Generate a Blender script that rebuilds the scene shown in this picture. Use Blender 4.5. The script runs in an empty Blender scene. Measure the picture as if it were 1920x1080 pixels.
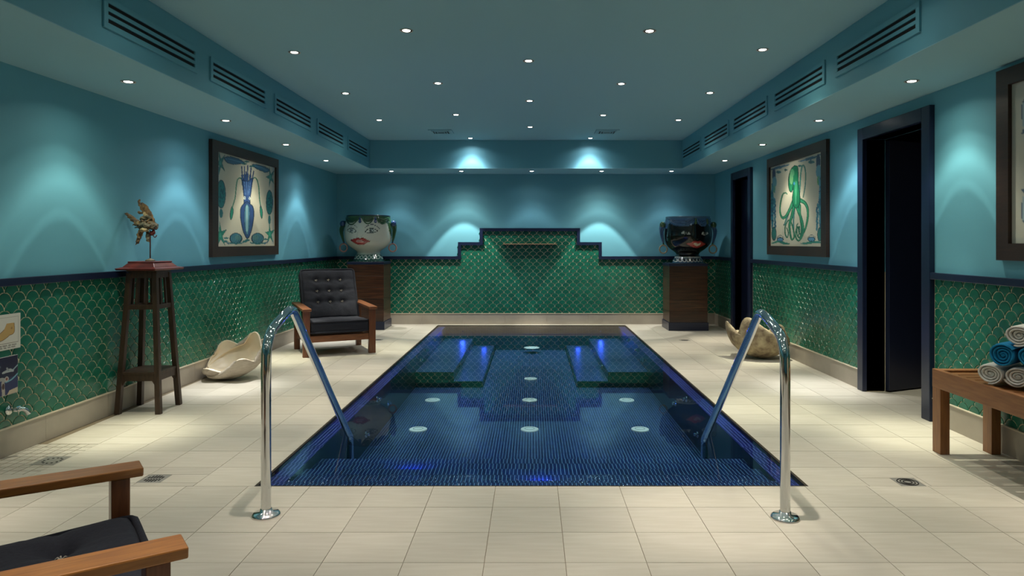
import bpy, math, random
import numpy as np
from mathutils import Vector, Matrix, noise as mnoise
PI = math.pi
random.seed(7)
SC = bpy.context.scene
COL = SC.collection

# ------------------------------------------------------------ camera, world, exposure
cam = bpy.data.cameras.new('camera'); camo = bpy.data.objects.new('camera', cam); COL.objects.link(camo)
F = 1290.0; CX, CY, H = 997.0, 455.0, 1.2
cam.sensor_width = 36.0; cam.sensor_fit = 'HORIZONTAL'; cam.lens = F / 1920 * 36
cam.shift_x = -(CX - 960) / 1920; cam.shift_y = -(540 - CY) / 1920
cam.clip_start = .05
camo.location = (0, 0, H); camo.rotation_euler = (PI / 2, 0, 0)
SC.camera = camo
w = bpy.data.worlds.new('world'); SC.world = w; w.use_nodes = True
w.node_tree.nodes['Background'].inputs[0].default_value = (.02, .025, .03, 1)
w.node_tree.nodes['Background'].inputs[1].default_value = .1
SC.view_settings.view_transform = 'Standard'; SC.view_settings.look = 'None'
SC.view_settings.gamma = 1; SC.view_settings.use_curve_mapping = False
SC.view_settings.exposure = 0.0
try:
    SC.cycles.use_denoising = True
    SC.cycles.max_bounces = 8; SC.cycles.caustics_reflective = False; SC.cycles.caustics_refractive = False
    SC.cycles.sample_clamp_indirect = 3.0
except Exception: pass
LAMP = 190.0          # watts of every recessed ceiling lamp

XL = lambda y: -3.014 + .0142 * y        # left wall surface (a touch out of square)
XR = 2.70; YB = 10.13; YF = -1.8
ZS, ZC = 2.21, 2.595                      # soffit and ceiling heights
SXL, SXR, SYB = -2.205, 2.05, 9.37        # soffit inner faces

# ------------------------------------------------------------ materials
def mat(name, col, rough=.5, metal=0, spec=.5, coat=0, bump=None, vary=0, nscale=None, ncol=None, nstretch=(1, 1, 1), rand=0):
    m = bpy.data.materials.new(name); m.use_nodes = True
    nt = m.node_tree; N = nt.nodes; L = nt.links; p = N['Principled BSDF']
    p.inputs['Base Color'].default_value = (*col, 1); p.inputs['Roughness'].default_value = rough
    p.inputs['Metallic'].default_value = metal; p.inputs['Specular IOR Level'].default_value = spec
    p.inputs['Coat Weight'].default_value = coat; p.inputs['Coat Roughness'].default_value = .08
    cur = None
    if nscale:
        tc = N.new('ShaderNodeTexCoord'); mp = N.new('ShaderNodeMapping'); mp.inputs['Scale'].default_value = nstretch
        L.new(tc.outputs['Object'], mp.inputs['Vector'])
        n = N.new('ShaderNodeTexNoise'); n.inputs['Scale'].default_value = nscale; n.inputs['Detail'].default_value = 5
        L.new(mp.outputs[0], n.inputs['Vector'])
        r = N.new('ShaderNodeValToRGB'); r.color_ramp.elements[0].position = .32; r.color_ramp.elements[1].position = .68
        r.color_ramp.elements[0].color = (*col, 1); r.color_ramp.elements[1].color = (*(ncol or col), 1)
        L.new(n.outputs['Fac'], r.inputs[0]); cur = r.outputs[0]
    if rand:
        oi = N.new('ShaderNodeObjectInfo'); ge = N.new('ShaderNodeNewGeometry')
        a = N.new('ShaderNodeMath'); a.operation = 'ADD'; L.new(oi.outputs['Random'], a.inputs[0]); L.new(ge.outputs['Random Per Island'], a.inputs[1])
        fr = N.new('ShaderNodeMath'); fr.operation = 'FRACT'; L.new(a.outputs[0], fr.inputs[0])
        mr = N.new('ShaderNodeMapRange'); mr.inputs['To Min'].default_value = 1 - rand; mr.inputs['To Max'].default_value = 1 + rand
        L.new(fr.outputs[0], mr.inputs['Value'])
        hs = N.new('ShaderNodeHueSaturation'); L.new(mr.outputs[0], hs.inputs['Value'])
        if cur: L.new(cur, hs.inputs['Color'])
        else: hs.inputs['Color'].default_value = (*col, 1)
        cur = hs.outputs[0]
    if cur: L.new(cur, p.inputs['Base Color'])
    if bump:
        tc = N.new('ShaderNodeTexCoord'); n = N.new('ShaderNodeTexNoise'); n.inputs['Scale'].default_value = bump[0]; n.inputs['Detail'].default_value = 4
        L.new(tc.outputs['Object'], n.inputs['Vector'])
        b = N.new('ShaderNodeBump'); b.inputs['Strength'].default_value = bump[1]; b.inputs['Distance'].default_value = bump[2]
        L.new(n.outputs['Fac'], b.inputs['Height']); L.new(b.outputs[0], p.inputs['Normal'])
    return m
M = {}
M['paint'] = mat('teal wall paint', (.125, .38, .48), .6, bump=(60, .05, .002))
M['ceil'] = mat('teal ceiling paint', (.29, .53, .61), .75)
M['grout'] = mat('cream grout', (.66, .57, .40), .7)
M['scale'] = mat('green glazed scale tile', (.007, .115, .072), .26, rand=.13, nscale=7, ncol=(.010, .15, .09), bump=(9, .12, .003))
M['navy'] = mat('navy lacquer', (.007, .013, .040), .3)
M['navyd'] = mat('dark navy door', (.006, .010, .028), .3)
M['black'] = mat('dark opening black', (.002, .002, .002), .9)  # stands in for the dark inside vents, drains and lamp cups
M['base'] = mat('beige skirting stone', (.36, .32, .26), .5, nscale=5, ncol=(.42, .375, .31), nstretch=(1, 6, 1), bump=(30, .05, .002))
M['lip'] = mat('pale edge strip', (.62, .55, .42), .45)
M['floor'] = mat('cream floor tile', (.50, .465, .375), .40, nscale=7, ncol=(.57, .535, .45), nstretch=(.5, 5, 1), rand=.07, bump=(40, .03, .001))
M['fgrout'] = mat('floor joint', (.20, .16, .10), .8)
M['steel'] = mat('brushed steel', (.36, .35, .31), .45, .55)
M['chrome'] = mat('chrome', (.86, .87, .88), .055, 1)
M['bronze'] = mat('bronze edge', (.05, .038, .022), .5, .6)
M['spout'] = mat('copper lip', (.50, .30, .17), .4, .2)
M['wood'] = mat('reddish teak', (.16, .055, .02), .36, nscale=9, ncol=(.25, .092, .03), nstretch=(1.2, 12, 12), coat=.25)
M['wood_lit'] = mat('lit reddish teak arm', (.27, .10, .022), .36, nscale=9, ncol=(.42, .17, .036), nstretch=(12, 1.0, 12), coat=.3)  # near chair's arms: strong lamplight put into the teak colour
M['woodx'] = mat('reddish teak upright', (.13, .042, .015), .38, nscale=9, ncol=(.20, .07, .025), nstretch=(12, 12, 1.2), coat=.2)
M['teak'] = mat('bench teak', (.21, .085, .028), .42, nscale=8, ncol=(.30, .13, .042), nstretch=(10, 1, 10))
M['teakz'] = mat('bench teak upright', (.20, .08, .028), .42, nscale=8, ncol=(.29, .125, .04), nstretch=(10, 10, 1))
M['frame'] = mat('walnut frame', (.020, .0095, .0055), .45, nscale=12, ncol=(.032, .015, .008), nstretch=(1, 1, 8))
M['rose'] = mat('rosewood veneer', (.016, .006, .0035), .33, nscale=5, ncol=(.085, .030, .012), nstretch=(.7, .7, 16), coat=.2, rand=.25)
M['old'] = mat('old dark stained wood', (.028, .016, .009), .5, nscale=20, ncol=(.06, .033, .018), nstretch=(3, 3, .6), bump=(50, .3, .002))
M['redw'] = mat('oxblood painted wood', (.16, .026, .018), .38, nscale=14, ncol=(.085, .015, .012), bump=(40, .2, .002))
M['fabric'] = mat('charcoal navy cotton', (.011, .012, .021), .9, bump=(70, .35, .005), nscale=120, ncol=(.016, .018, .029))
M['piping'] = mat('navy piping', (.010, .011, .02), .8)
M['thread'] = mat('pale tuft thread', (.55, .5, .42), .8)
M['shellin'] = mat('shell inside', (.82, .74, .58), .4, nscale=6, ncol=(.74, .62, .44))
M['shellout'] = mat('shell outside', (.42, .36, .28), .7, nscale=16, ncol=(.56, .50, .41), nstretch=(1, 1, 6), bump=(60, .7, .01))
M['shellout2'] = mat('mottled shell outside', (.50, .41, .25), .7, nscale=13, ncol=(.15, .10, .06), nstretch=(1, 1, 1), bump=(50, .6, .01))
M['tw'] = mat('white towelling', (.72, .71, .66), .95, bump=(260, .8, .004))
M['tb'] = mat('turquoise towelling', (.0, .20, .42), .95, bump=(260, .8, .004))
M['drift'] = mat('weathered driftwood', (.30, .17, .06), .7, nscale=30, ncol=(.07, .055, .04), bump=(60, .8, .01))
M['driftp'] = mat('pale driftwood', (.52, .40, .20), .65, nscale=18, ncol=(.30, .22, .10), bump=(50, .6, .006))
M['driftg'] = mat('grey green driftwood', (.05, .065, .05), .7, nscale=26, ncol=(.24, .19, .11), bump=(50, .6, .006))
M['rod'] = mat('rusty rod', (.10, .03, .02), .5, .3)
M['nozzle'] = mat('white plastic fitting', (.78, .80, .80), .35)
M['nozzlein'] = mat('fitting slot', (.15, .25, .25), .5)
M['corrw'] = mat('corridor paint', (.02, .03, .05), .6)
M['signw'] = mat('white laminated card', (.62, .62, .58), .35)

def emis(name, col, s):
    m = bpy.data.materials.new(name); m.use_nodes = True; nt = m.node_tree
    nt.nodes.remove(nt.nodes['Principled BSDF']); e = nt.nodes.new('ShaderNodeEmission')
    e.inputs[0].default_value = (*col, 1); e.inputs[1].default_value = s
    nt.links.new(e.outputs[0], nt.nodes['Material Output'].inputs[0]); return m
M['lampg'] = emis('lamp glass', (1, .93, .84), 14)
M['blueled'] = emis('blue underwater lens', (.02, .04, .5), .15)

def vcol_mat(name, rough=.35, coat=.0):
    m = bpy.data.materials.new(name); m.use_nodes = True; nt = m.node_tree
    a = nt.nodes.new('ShaderNodeVertexColor'); a.layer_name = 'paint'
    p = nt.nodes['Principled BSDF']; nt.links.new(a.outputs[0], p.inputs['Base Color']); p.inputs['Roughness'].default_value = rough
    p.inputs['Coat Weight'].default_value = coat; p.inputs['Coat Roughness'].default_value = .03
    return m
M['print'] = vcol_mat('painted panel', .35, .0)
M['glaze'] = vcol_mat('glazed ceramic', .15, .15)

def mosaic(nm='cobalt stick mosaic', c0=(.003, .009, .055), c1=(.005, .018, .11), gc=(.16, .30, .52)):
    m = bpy.data.materials.new(nm); m.use_nodes = True; nt = m.node_tree; N = nt.nodes; L = nt.links
    p = N['Principled BSDF']; p.inputs['Roughness'].default_value = .35
    ge = N.new('ShaderNodeNewGeometry'); sx = N.new('ShaderNodeSeparateXYZ'); L.new(ge.outputs['Position'], sx.inputs[0])
    sn = N.new('ShaderNodeSeparateXYZ'); L.new(ge.outputs['True Normal'], sn.inputs[0])
    def mth(op, a, b=None):
        n = N.new('ShaderNodeMath'); n.operation = op
        for i, v in enumerate((a, b)):
            if v is None: continue
            if isinstance(v, (int, float)): n.inputs[i].default_value = v
            else: L.new(v, n.inputs[i])
        return n.outputs[0]
    side = mth('GREATER_THAN', mth('ABSOLUTE', sn.outputs[0]), .6)
    u = mth('ADD', mth('MULTIPLY', sx.outputs[0], mth('SUBTRACT', 1.0, side)), mth('MULTIPLY', sx.outputs[2], side))
    front = mth('GREATER_THAN', mth('ABSOLUTE', sn.outputs[1]), .6)
    v = mth('ADD', mth('MULTIPLY', sx.outputs[1], mth('SUBTRACT', 1.0, front)), mth('MULTIPLY', sx.outputs[2], front))
    us = mth('MULTIPLY', u, 1 / .0215); vs = mth('MULTIPLY', v, 1 / .1)
    us = mth('ADD', us, mth('MULTIPLY', mth('MULTIPLY', mth('FLOOR', vs), .37), mth('LESS_THAN', sx.outputs[1], 4.15))); fu = mth('FRACT', us); fv = mth('FRACT', vs)
    # tri-wave distance from a joint so that far joints fade by filtering
    gu = mth('LESS_THAN', fu, .15); gv = mth('LESS_THAN', fv, .05)
    cid = mth('ADD', mth('FLOOR', us), mth('MULTIPLY', mth('FLOOR', vs), 57.3))
    wn = N.new('ShaderNodeTexWhiteNoise'); wn.noise_dimensions = '1D'; L.new(cid, wn.inputs['W'])
    r = N.new('ShaderNodeValToRGB'); r.color_ramp.elements[0].color = (*c0, 1); r.color_ramp.elements[1].color = (*c1, 1)
    L.new(wn.outputs['Value'], r.inputs[0])
    mx = N.new('ShaderNodeMix'); mx.data_type = 'RGBA'; L.new(r.outputs[0], mx.inputs[6]); mx.inputs[7].default_value = (*gc, 1)
    L.new(gu, mx.inputs[0])
    mx2 = N.new('ShaderNodeMix'); mx2.data_type = 'RGBA'; L.new(mx.outputs[2], mx2.inputs[6]); mx2.inputs[7].default_value = (.004, .01, .05, 1)
    L.new(gv, mx2.inputs[0]); L.new(mx2.outputs[2], p.inputs['Base Color'])
    return m
M['mosaic'] = mosaic()
M['mosaicr'] = mosaic('rim mosaic with blue lamp glow', (.006, .007, .09), (.014, .014, .19), (.24, .27, .62))  # violet cast of the blue lamp glow is put into these colours
M['mosaicd'] = mat('pool wall mosaic with dark reflection', (.003, .014, .022), .3, nscale=60, ncol=(.005, .022, .03))  # dark green reflection on the upright mosaic faces, put into the colour
def water():
    m = bpy.data.materials.new('still water'); m.use_nodes = True; nt = m.node_tree; N = nt.nodes; L = nt.links
    N.remove(N['Principled BSDF'])
    fr = N.new('ShaderNodeFresnel'); fr.inputs[0].default_value = 1.333
    t = N.new('ShaderNodeBsdfTransparent'); t.inputs[0].default_value = (.72, .92, .97, 1)
    g = N.new('ShaderNodeBsdfGlossy'); g.inputs['Roughness'].default_value = 0.0
    mx = N.new('ShaderNodeMixShader'); L.new(fr.outputs[0], mx.inputs[0]); L.new(t.outputs[0], mx.inputs[1]); L.new(g.outputs[0], mx.inputs[2])
    tc = N.new('ShaderNodeTexCoord'); n = N.new('ShaderNodeTexNoise'); n.inputs['Scale'].default_value = 1.6; L.new(tc.outputs['Object'], n.inputs['Vector'])
    b = N.new('ShaderNodeBump'); b.inputs['Strength'].default_value = .05; b.inputs['Distance'].default_value = .004
    # the water spills over the near rim: fine ripples there only
    sx = N.new('ShaderNodeSeparateXYZ'); L.new(tc.outputs['Object'], sx.inputs[0])
    mr = N.new('ShaderNodeMapRange'); mr.inputs['From Min'].default_value = 3.50; mr.inputs['From Max'].default_value = 3.58; mr.inputs['To Min'].default_value = 1; mr.inputs['To Max'].default_value = 0
    L.new(sx.outputs[1], mr.inputs['Value'])
    n2 = N.new('ShaderNodeTexNoise'); n2.inputs['Scale'].default_value = 55; n2.inputs['Detail'].default_value = 3; L.new(tc.outputs['Object'], n2.inputs['Vector'])
    m2 = N.new('ShaderNodeMath'); m2.operation = 'MULTIPLY'; L.new(n2.outputs['Fac'], m2.inputs[0]); L.new(mr.outputs[0], m2.inputs[1])
    b2 = N.new('ShaderNodeBump'); b2.inputs['Strength'].default_value = .8; b2.inputs['Distance'].default_value = .004
    L.new(n.outputs['Fac'], b.inputs['Height']); L.new(m2.outputs[0], b2.inputs['Height']); L.new(b.outputs[0], b2.inputs['Normal']); L.new(b2.outputs[0], g.inputs['Normal'])
    L.new(mx.outputs[0], N['Material Output'].inputs[0]); return m
M['water'] = water()

# ------------------------------------------------------------ mesh builder
class B:
    def __init__(s): s.v = []; s.f = []; s.mi = []; s.sm = []
    def add(s, vs, fs, mi=0, sm=False):
        o = len(s.v); s.v += [tuple(x) for x in vs]
        for f in fs: s.f.append(tuple(i + o for i in f)); s.mi.append(mi); s.sm.append(sm)
        return s
    def box(s, x0, x1, y0, y1, z0, z1, mi=0, mtx=None):
        vs = [Vector((x, y, z)) for x in (x0, x1) for y in (y0, y1) for z in (z0, z1)]
        if mtx: vs = [mtx @ v for v in vs]
        return s.add(vs, [(0, 1, 3, 2), (4, 6, 7, 5), (0, 4, 5, 1), (2, 3, 7, 6), (0, 2, 6, 4), (1, 5, 7, 3)], mi)
    def bar(s, a, b, wx, wy, up=(0, 0, 1), mi=0, taper=1):
        a, b = Vector(a), Vector(b); d = (b - a).normalized(); u = Vector(up)
        if abs(d.dot(u)) > .98: u = Vector((0, 1, 0))
        x = d.cross(u).normalized(); y = x.cross(d).normalized()
        vs = []
        for p, k in ((a, 1), (b, taper)):
            for i, j in ((-1, -1), (1, -1), (1, 1), (-1, 1)): vs.append(p + x * (wx / 2 * i * k) + y * (wy / 2 * j * k))
        return s.add(vs, [(3, 2, 1, 0), (4, 5, 6, 7), (0, 1, 5, 4), (1, 2, 6, 5), (2, 3, 7, 6), (3, 0, 4, 7)], mi)
    def tube(s, pts, r, n=12, mi=0, closed=False, sy=1.0):
        pts = [Vector(p) for p in pts]; K = len(pts); rs = r if isinstance(r, (list, tuple)) else [r] * K
        fr = None; vs = []
        for i, p in enumerate(pts):
            if closed: d = pts[(i + 1) % K] - pts[i - 1]
            else: d = pts[min(i + 1, K - 1)] - pts[max(i - 1, 0)]
            d.normalize()
            if fr is None:
                u = Vector((0, 0, 1)) if abs(d.z) < .9 else Vector((0, 1, 0)); x = d.cross(u).normalized()
            else: x = (fr - d * fr.dot(d)).normalized()
            fr = x; y = d.cross(x)
            for k in range(n):
                a = 2 * PI * k / n; vs.append(p + (x * math.cos(a) + y * math.sin(a) * sy) * rs[i])
        fs = []
        for i in range(K if closed else K - 1):
            j = (i + 1) % K
            for k in range(n):
                l = (k + 1) % n; fs.append((i * n + k, i * n + l, j * n + l, j * n + k))
        if not closed: fs += [tuple(range(n - 1, -1, -1)), tuple((K - 1) * n + k for k in range(n))]
        return s.add(vs, fs, mi, True)
    def lathe(s, prof, n=32, c=(0, 0, 0), mi=0, sm=True, cap=True):
        K = len(prof); vs = []
        for r, z in prof:
            for k in range(n): a = 2 * PI * k / n; vs.append((c[0] + r * math.cos(a), c[1] + r * math.sin(a), c[2] + z))
        fs = [(i * n + k, i * n + (k + 1) % n, (i + 1) * n + (k + 1) % n, (i + 1) * n + k) for i in range(K - 1) for k in range(n)]
        if cap: fs += [tuple(range(n - 1, -1, -1)), tuple((K - 1) * n + k for k in range(n))]
        return s.add(vs, fs, mi, sm)
    def grid(s, fn, nu, nv, mi=0, closeu=False, sm=True):
        vs = [fn(i / nu, j / nv) for j in range(nv + 1) for i in range(nu + (0 if closeu else 1))]
        W = nu + (0 if closeu else 1)
        fs = [(j * W + i, j * W + (i + 1) % W, (j + 1) * W + (i + 1) % W, (j + 1) * W + i) for j in range(nv) for i in range(nu)]
        return s.add(vs, fs, mi, sm)
    def sphere(s, c, r, n=12, mi=0):
        rx, ry, rz = r if isinstance(r, (list, tuple)) else (r, r, r)
        return s.grid(lambda u, v: (c[0] + rx * math.sin(max(.001, v * PI * .999)) * math.cos(2 * PI * u), c[1] + ry * math.sin(max(.001, v * PI * .999)) * math.sin(2 * PI * u), c[2] - rz * math.cos(v * PI)), n, max(4, n * 2 // 3), mi, True)
    def mesh(s, name, mats):
        me = bpy.data.meshes.new(name); me.from_pydata(s.v, [], s.f)
        for m in (mats if isinstance(mats, (list, tuple)) else [mats]): me.materials.append(m)
        me.polygons.foreach_set('material_index', s.mi); me.polygons.foreach_set('use_smooth', s.sm); me.update()
        return me
    def build(s, name, mats, parent=None, bevel=0, loc=None):
        o = bpy.data.objects.new(name, s.mesh(name, mats)); COL.objects.link(o)
        if parent is not None: o.parent = parent
        if loc: o.location = loc
        if bevel:
            b = o.modifiers.new('bevel', 'BEVEL'); b.width = bevel; b.segments = 2; b.limit_method = 'ANGLE'; b.angle_limit = .7
        return o
def link(name, me, parent=None, loc=(0, 0, 0), rz=0):
    o = bpy.data.objects.new(name, me); COL.objects.link(o); o.parent = parent; o.location = loc
    if rz: o.rotation_euler = (0, 0, rz)
    return o
def tag(o, label=None, cat=None, group=None, kind=None):
    if label: o['label'] = label
    if cat: o['category'] = cat
    if group: o['group'] = group
    if kind: o['kind'] = kind
    return o
def thing(name, label, cat, loc=(0, 0, 0), rz=0, group=None):
    o = bpy.data.objects.new(name, None); o.empty_display_size = .1; COL.objects.link(o)
    o.location = loc; o.rotation_euler = (0, 0, rz); return tag(o, label, cat, group)
def struct(o, label=None): o['kind'] = 'structure'; (label and tag(o, label)); return o
def copy_tree(o, parent=None):
    c = o.copy(); COL.objects.link(c); c.parent = parent
    for ch in list(o.children): copy_tree(ch, c)
    return c
def smooth_path(pts, n=8):
    P = [Vector(p) for p in pts]; out = []
    for i in range(len(P) - 1):
        a, b, c, d = P[max(i - 1, 0)], P[i], P[i + 1], P[min(i + 2, len(P) - 1)]
        for k in range(n):
            t = k / n
            out.append(.5 * ((2 * b) + (c - a) * t + (2 * a - 5 * b + 4 * c - d) * t * t + (3 * b - a - 3 * c + d) * t ** 3))
    return out + [P[-1]]

# ------------------------------------------------------------ walls
WALLF = {}
def wallobj(name, loc, rz, segs, label):
    """segs: (x0,x1,z0,z1,mat index) in wall space; room side is local -y"""
    b = B()
    for x0, x1, z0, z1, mi in segs: b.box(x0, x1, 0, .15, z0, z1, mi)
    o = b.build(name, [M['paint'], M['grout'], M['navy']]); o.location = loc; o.rotation_euler = (0, 0, rz)
    return struct(o, label)
ZT = .965
wl = wallobj('wall_left', (-3.014, 0, 0), PI / 2 - .0142, [(YF, YB + .2, -.1, ZT, 1), (YF, YB + .2, ZT, 2.65, 0)], 'left wall, teal paint above green scale tiles')
D1 = (4.71, 5.545); D2 = (8.50, 9.13); DH = 2.03
segs = []
for a, b_ in ((YF, D1[0]), (D1[1], D2[0]), (D2[1], YB + .2)):
    segs += [(-b_, -a, -.1, ZT, 1), (-b_, -a, ZT, 2.65, 0)]
for a, b_ in (D1, D2): segs.append((-b_, -a, DH, 2.65, 0))
wr = wallobj('wall_right', (XR, 0, 0), -PI / 2, segs, 'right wall with two navy doorways, teal paint above green scale tiles')
# stepped tile panel of the back wall
CB = -.0275; S1 = (CB - 1.056, CB + 1.056); S2 = (CB - .737, CB + .737); Z1, Z2, Z3 = 1.0, 1.208, 1.4136
wb = wallobj('wall_back', (0, YB, 0), 0, [(-3.1, 2.9, -.1, ZT, 1), (-3.1, S1[0], ZT, 2.65, 0), (S1[1], 2.9, ZT, 2.65, 0),
    (S1[0], S1[1], ZT, Z2 - .03, 1), (S1[0], S2[0], Z2 - .03, 2.65, 0), (S2[1], S1[1], Z2 - .03, 2.65, 0),
    (S2[0], S2[1], Z2 - .03, Z3 - .03, 1), (S2[0], S2[1], Z3 - .03, 2.65, 0)], 'back wall with a stepped panel of green scale tiles')
wf = struct(B().box(-3.1, 2.9, YF - .15, YF, -.1, 2.65).build('wall_front', M['paint']), 'plain teal wall behind the camera')

# scale tiles
P_, R_, G_ = .051, .0535, .0030
def tile_poly(k=8):
    pts = []
    for i in range(k + 1):
        a = PI * i / k; pts.append(((R_ - G_) * math.cos(a), (R_ - G_) * math.sin(a)))
    r = R_ + G_; a0 = math.acos(min(1, 2 * G_ / r)); a1 = math.acos(R_ / r)
    for i in range(1, 5):
        a = a0 + (a1 - a0) * i / 4; pts.append((-R_ + r * math.cos(a), -P_ + r * math.sin(a)))
    for i in range(1, 5):
        a = a1 + (a0 - a1) * i / 4; pts.append((R_ - r * math.cos(a), -P_ + r * math.sin(a)))
    return pts
TP = tile_poly()
def clip(poly, ax, lim, keep_less):
    out = []
    for i in range(len(poly)):
        a, b = poly[i - 1], poly[i]
        ia = a[ax] <= lim if keep_less else a[ax] >= lim; ib = b[ax] <= lim if keep_less else b[ax] >= lim
        if ia != ib:
            t = (lim - a[ax]) / (b[ax] - a[ax]); out.append((a[0] + (b[0] - a[0]) * t, a[1] + (b[1] - a[1]) * t))
        if ib: out.append(b)
    return out
def tile_geo(b, poly, ox, oz, tilt=(0, 0)):
    n = len(poly); cx = sum(p[0] for p in poly) / n; cz = sum(p[1] for p in poly) / n
    T = .0045
    def Y(x, z, d): return -T - d + (x - cx) * tilt[0] + (z - cz) * tilt[1]
    vs = [(ox + cx, Y(cx, cz, .0010), oz + cz)]
    vs += [(ox + x + (cx - x) * .06, Y(x, z, .0002), oz + z + (cz - z) * .06) for x, z in poly]
    vs += [(ox + x, 0.001, oz + z) for x, z in poly]
    fs = []
    for i in range(n):
        j = (i + 1) % n; fs.append((0, 1 + j, 1 + i)); fs.append((1 + i, 1 + j, 1 + n + j, 1 + n + i))
    b.add(vs, fs)
tb = B(); tile_geo(tb, TP, 0, 0); TILE = tb.mesh('scale_tile', M['scale'])
def lay_tiles(wall, x0, x1, zb, top, holes, score):
    rng = random.Random(3); full = []; cut = []
    j = 0; z = zb - .01
    while z < zb + 1.35:
        x = x0 - R_ + (R_ if j % 2 else 0)
        while x < x1 + R_:
            zt = top(x)
            poly = [(px + x, pz + z) for px, pz in TP]
            if z - P_ < zt and z + R_ > zb:
                c = False
                for ax, lim, less in ((0, x0, False), (0, x1, True), (1, zb, False), (1, zt, True)):
                    vals = [p[ax] for p in poly] if poly else []
                    if vals and ((less and max(vals) > lim) or (not less and min(vals) < lim)): poly = clip(poly, ax, lim, less); c = True
                for h0, h1 in holes:
                    if not poly: break
                    lo = min(p[0] for p in poly); hi = max(p[0] for p in poly)
                    if hi > h0 and lo < h1:
                        poly = clip(poly, 0, h0, True) if x < (h0 + h1) / 2 else clip(poly, 0, h1, False); c = True
                if len(poly) >= 3 and (max(p[0] for p in poly) - min(p[0] for p in poly)) > .006 and (max(p[1] for p in poly) - min(p[1] for p in poly)) > .006:
                    (cut if c else full).append((x, z, poly))
            x += 2 * R_
        z += P_; j += 1
    full.sort(key=lambda t: score(t[0], t[1]))
    for x, z, poly in full[:300]:
        o = link('scale_tile', TILE, wall, (x, rng.uniform(-.0005, .0005), z)); o.rotation_euler = (rng.gauss(0, .006), 0, rng.gauss(0, .006))
    b = B()
    for x, z, poly in full[300:] + cut: tile_geo(b, poly, 0, 0, (rng.gauss(0, .006), rng.gauss(0, .006)))
    o = b.build('scale_tiles', M['scale'], wall); o['kind'] = 'stuff'
def px(X, Y): return CX + X * F / Y
lay_tiles(wl, 2.2, YB - .0, .162, lambda x: ZT, [], lambda x, z: x if px(XL(x), x) > 2 else 50 + x)
lay_tiles(wr, -YB + .0, -1.8, .162, lambda x: ZT, [(-5.65, -4.60), (-9.25, -8.38)], lambda x, z: -x if px(XR, -x) < 1918 else 50 - x)
def btop(x): return Z3 - .03 if S2[0] < x < S2[1] else (Z2 - .03 if S1[0] < x < S1[1] else ZT)
lay_tiles(wb, XL(YB), XR, .162, btop, [], lambda x, z: abs(x - CB) * 2 + abs(z - 1.1))

# dado trims (navy), skirtings
def wbox(parent, name, x0, x1, z0, z1, d, m, kind=True, bevel=.003, y1=.02):
    return B().box(x0, x1, -d, y1, z0, z1).build(name, m, parent, bevel)
def setting(name, wall, boxes, m, bevel=.003, label=None):
    b = B()
    for x0, x1, z0, z1, d in boxes: b.box(x0, x1, -d, .0, z0, z1)
    o = b.build(name, m, None, bevel); o.location = wall.location; o.rotation_euler = wall.rotation_euler
    return struct(o, label)
setting('trim_1', wl, [(YF, YB - .02, .955, 1.0, .032)], M['navy'], label='navy dado rail of the left wall')
setting('trim_2', wr, [(-4.61, -YF, .955, 1.0, .032), (-8.40, -5.64, .955, 1.0, .032), (-YB + .03, -9.23, .955, 1.0, .032)], M['navy'], label='navy dado rail of the right wall')
t = .045; e = 1e-3
setting('trim_3', wb, [(XL(YB) + .03, S1[0] + t, Z1 - t, Z1, .035), (S1[0], S1[0] + t, Z1, Z2 - t, .035), (S1[0], S2[0] + t, Z2 - t, Z2, .035), (S2[0], S2[0] + t, Z2, Z3 - t, .035),
    (S2[0], S2[1], Z3 - t, Z3, .035), (S2[1] - t, S2[1], Z2, Z3 - t, .035), (S2[1] - t, S1[1], Z2 - t, Z2, .035), (S1[1] - t, S1[1], Z1, Z2 - t, .035), (S1[1] - t, XR - .03, Z1 - t, Z1, .035)], M['navy'], 0, label='stepped navy dado rail of the back wall')
def skirting(name, wall, rng, label):
    b = B()
    for x0, x1 in rng:
        n = max(1, round((x1 - x0) / .6)); 
        for i in range(n):
            a = x0 + (x1 - x0) * i / n; c = x0 + (x1 - x0) * (i + 1) / n
            b.box(a + .0008, c - .0008, -.014, 0, 0, .154)
        b.box(x0, x1, -.018, 0, .154, .161, 1)
    o = b.build(name, [M['base'], M['lip']]); o.location = wall.location; o.rotation_euler = wall.rotation_euler
    return struct(o, label)
skirting('baseboard_left', wl, [(YF, YB)], 'beige stone skirting of the left wall')
skirting('baseboard_right', wr, [(-4.61, -YF), (-8.40, -5.64), (-YB, -9.23)], 'beige stone skirting of the right wall')
skirting('baseboard_back', wb, [(-2.85, 2.68)], 'beige stone skirting of the back wall')

# ------------------------------------------------------------ ceiling
cl = struct(B().box(-3.2, 2.9, YF - .1, YB + .2, ZC, ZC + .1).build('ceiling', M['ceil']), 'teal painted ceiling with a dropped border')
def soffit(x0, x1, y0, y1):
    b = B(); b.box(x0, x1, y0, y1, ZS, ZS + .004, 1); b.box(x0, x1, y0, y1, ZS + .004, ZC, 0)
    return b.build('soffit', [M['paint'], M['ceil']], cl)
soffit(-3.15, SXL, YF, YB + .1); soffit(SXR, 2.85, YF, YB + .1); soffit(SXL, SXR, SYB, YB + .1)

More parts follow.
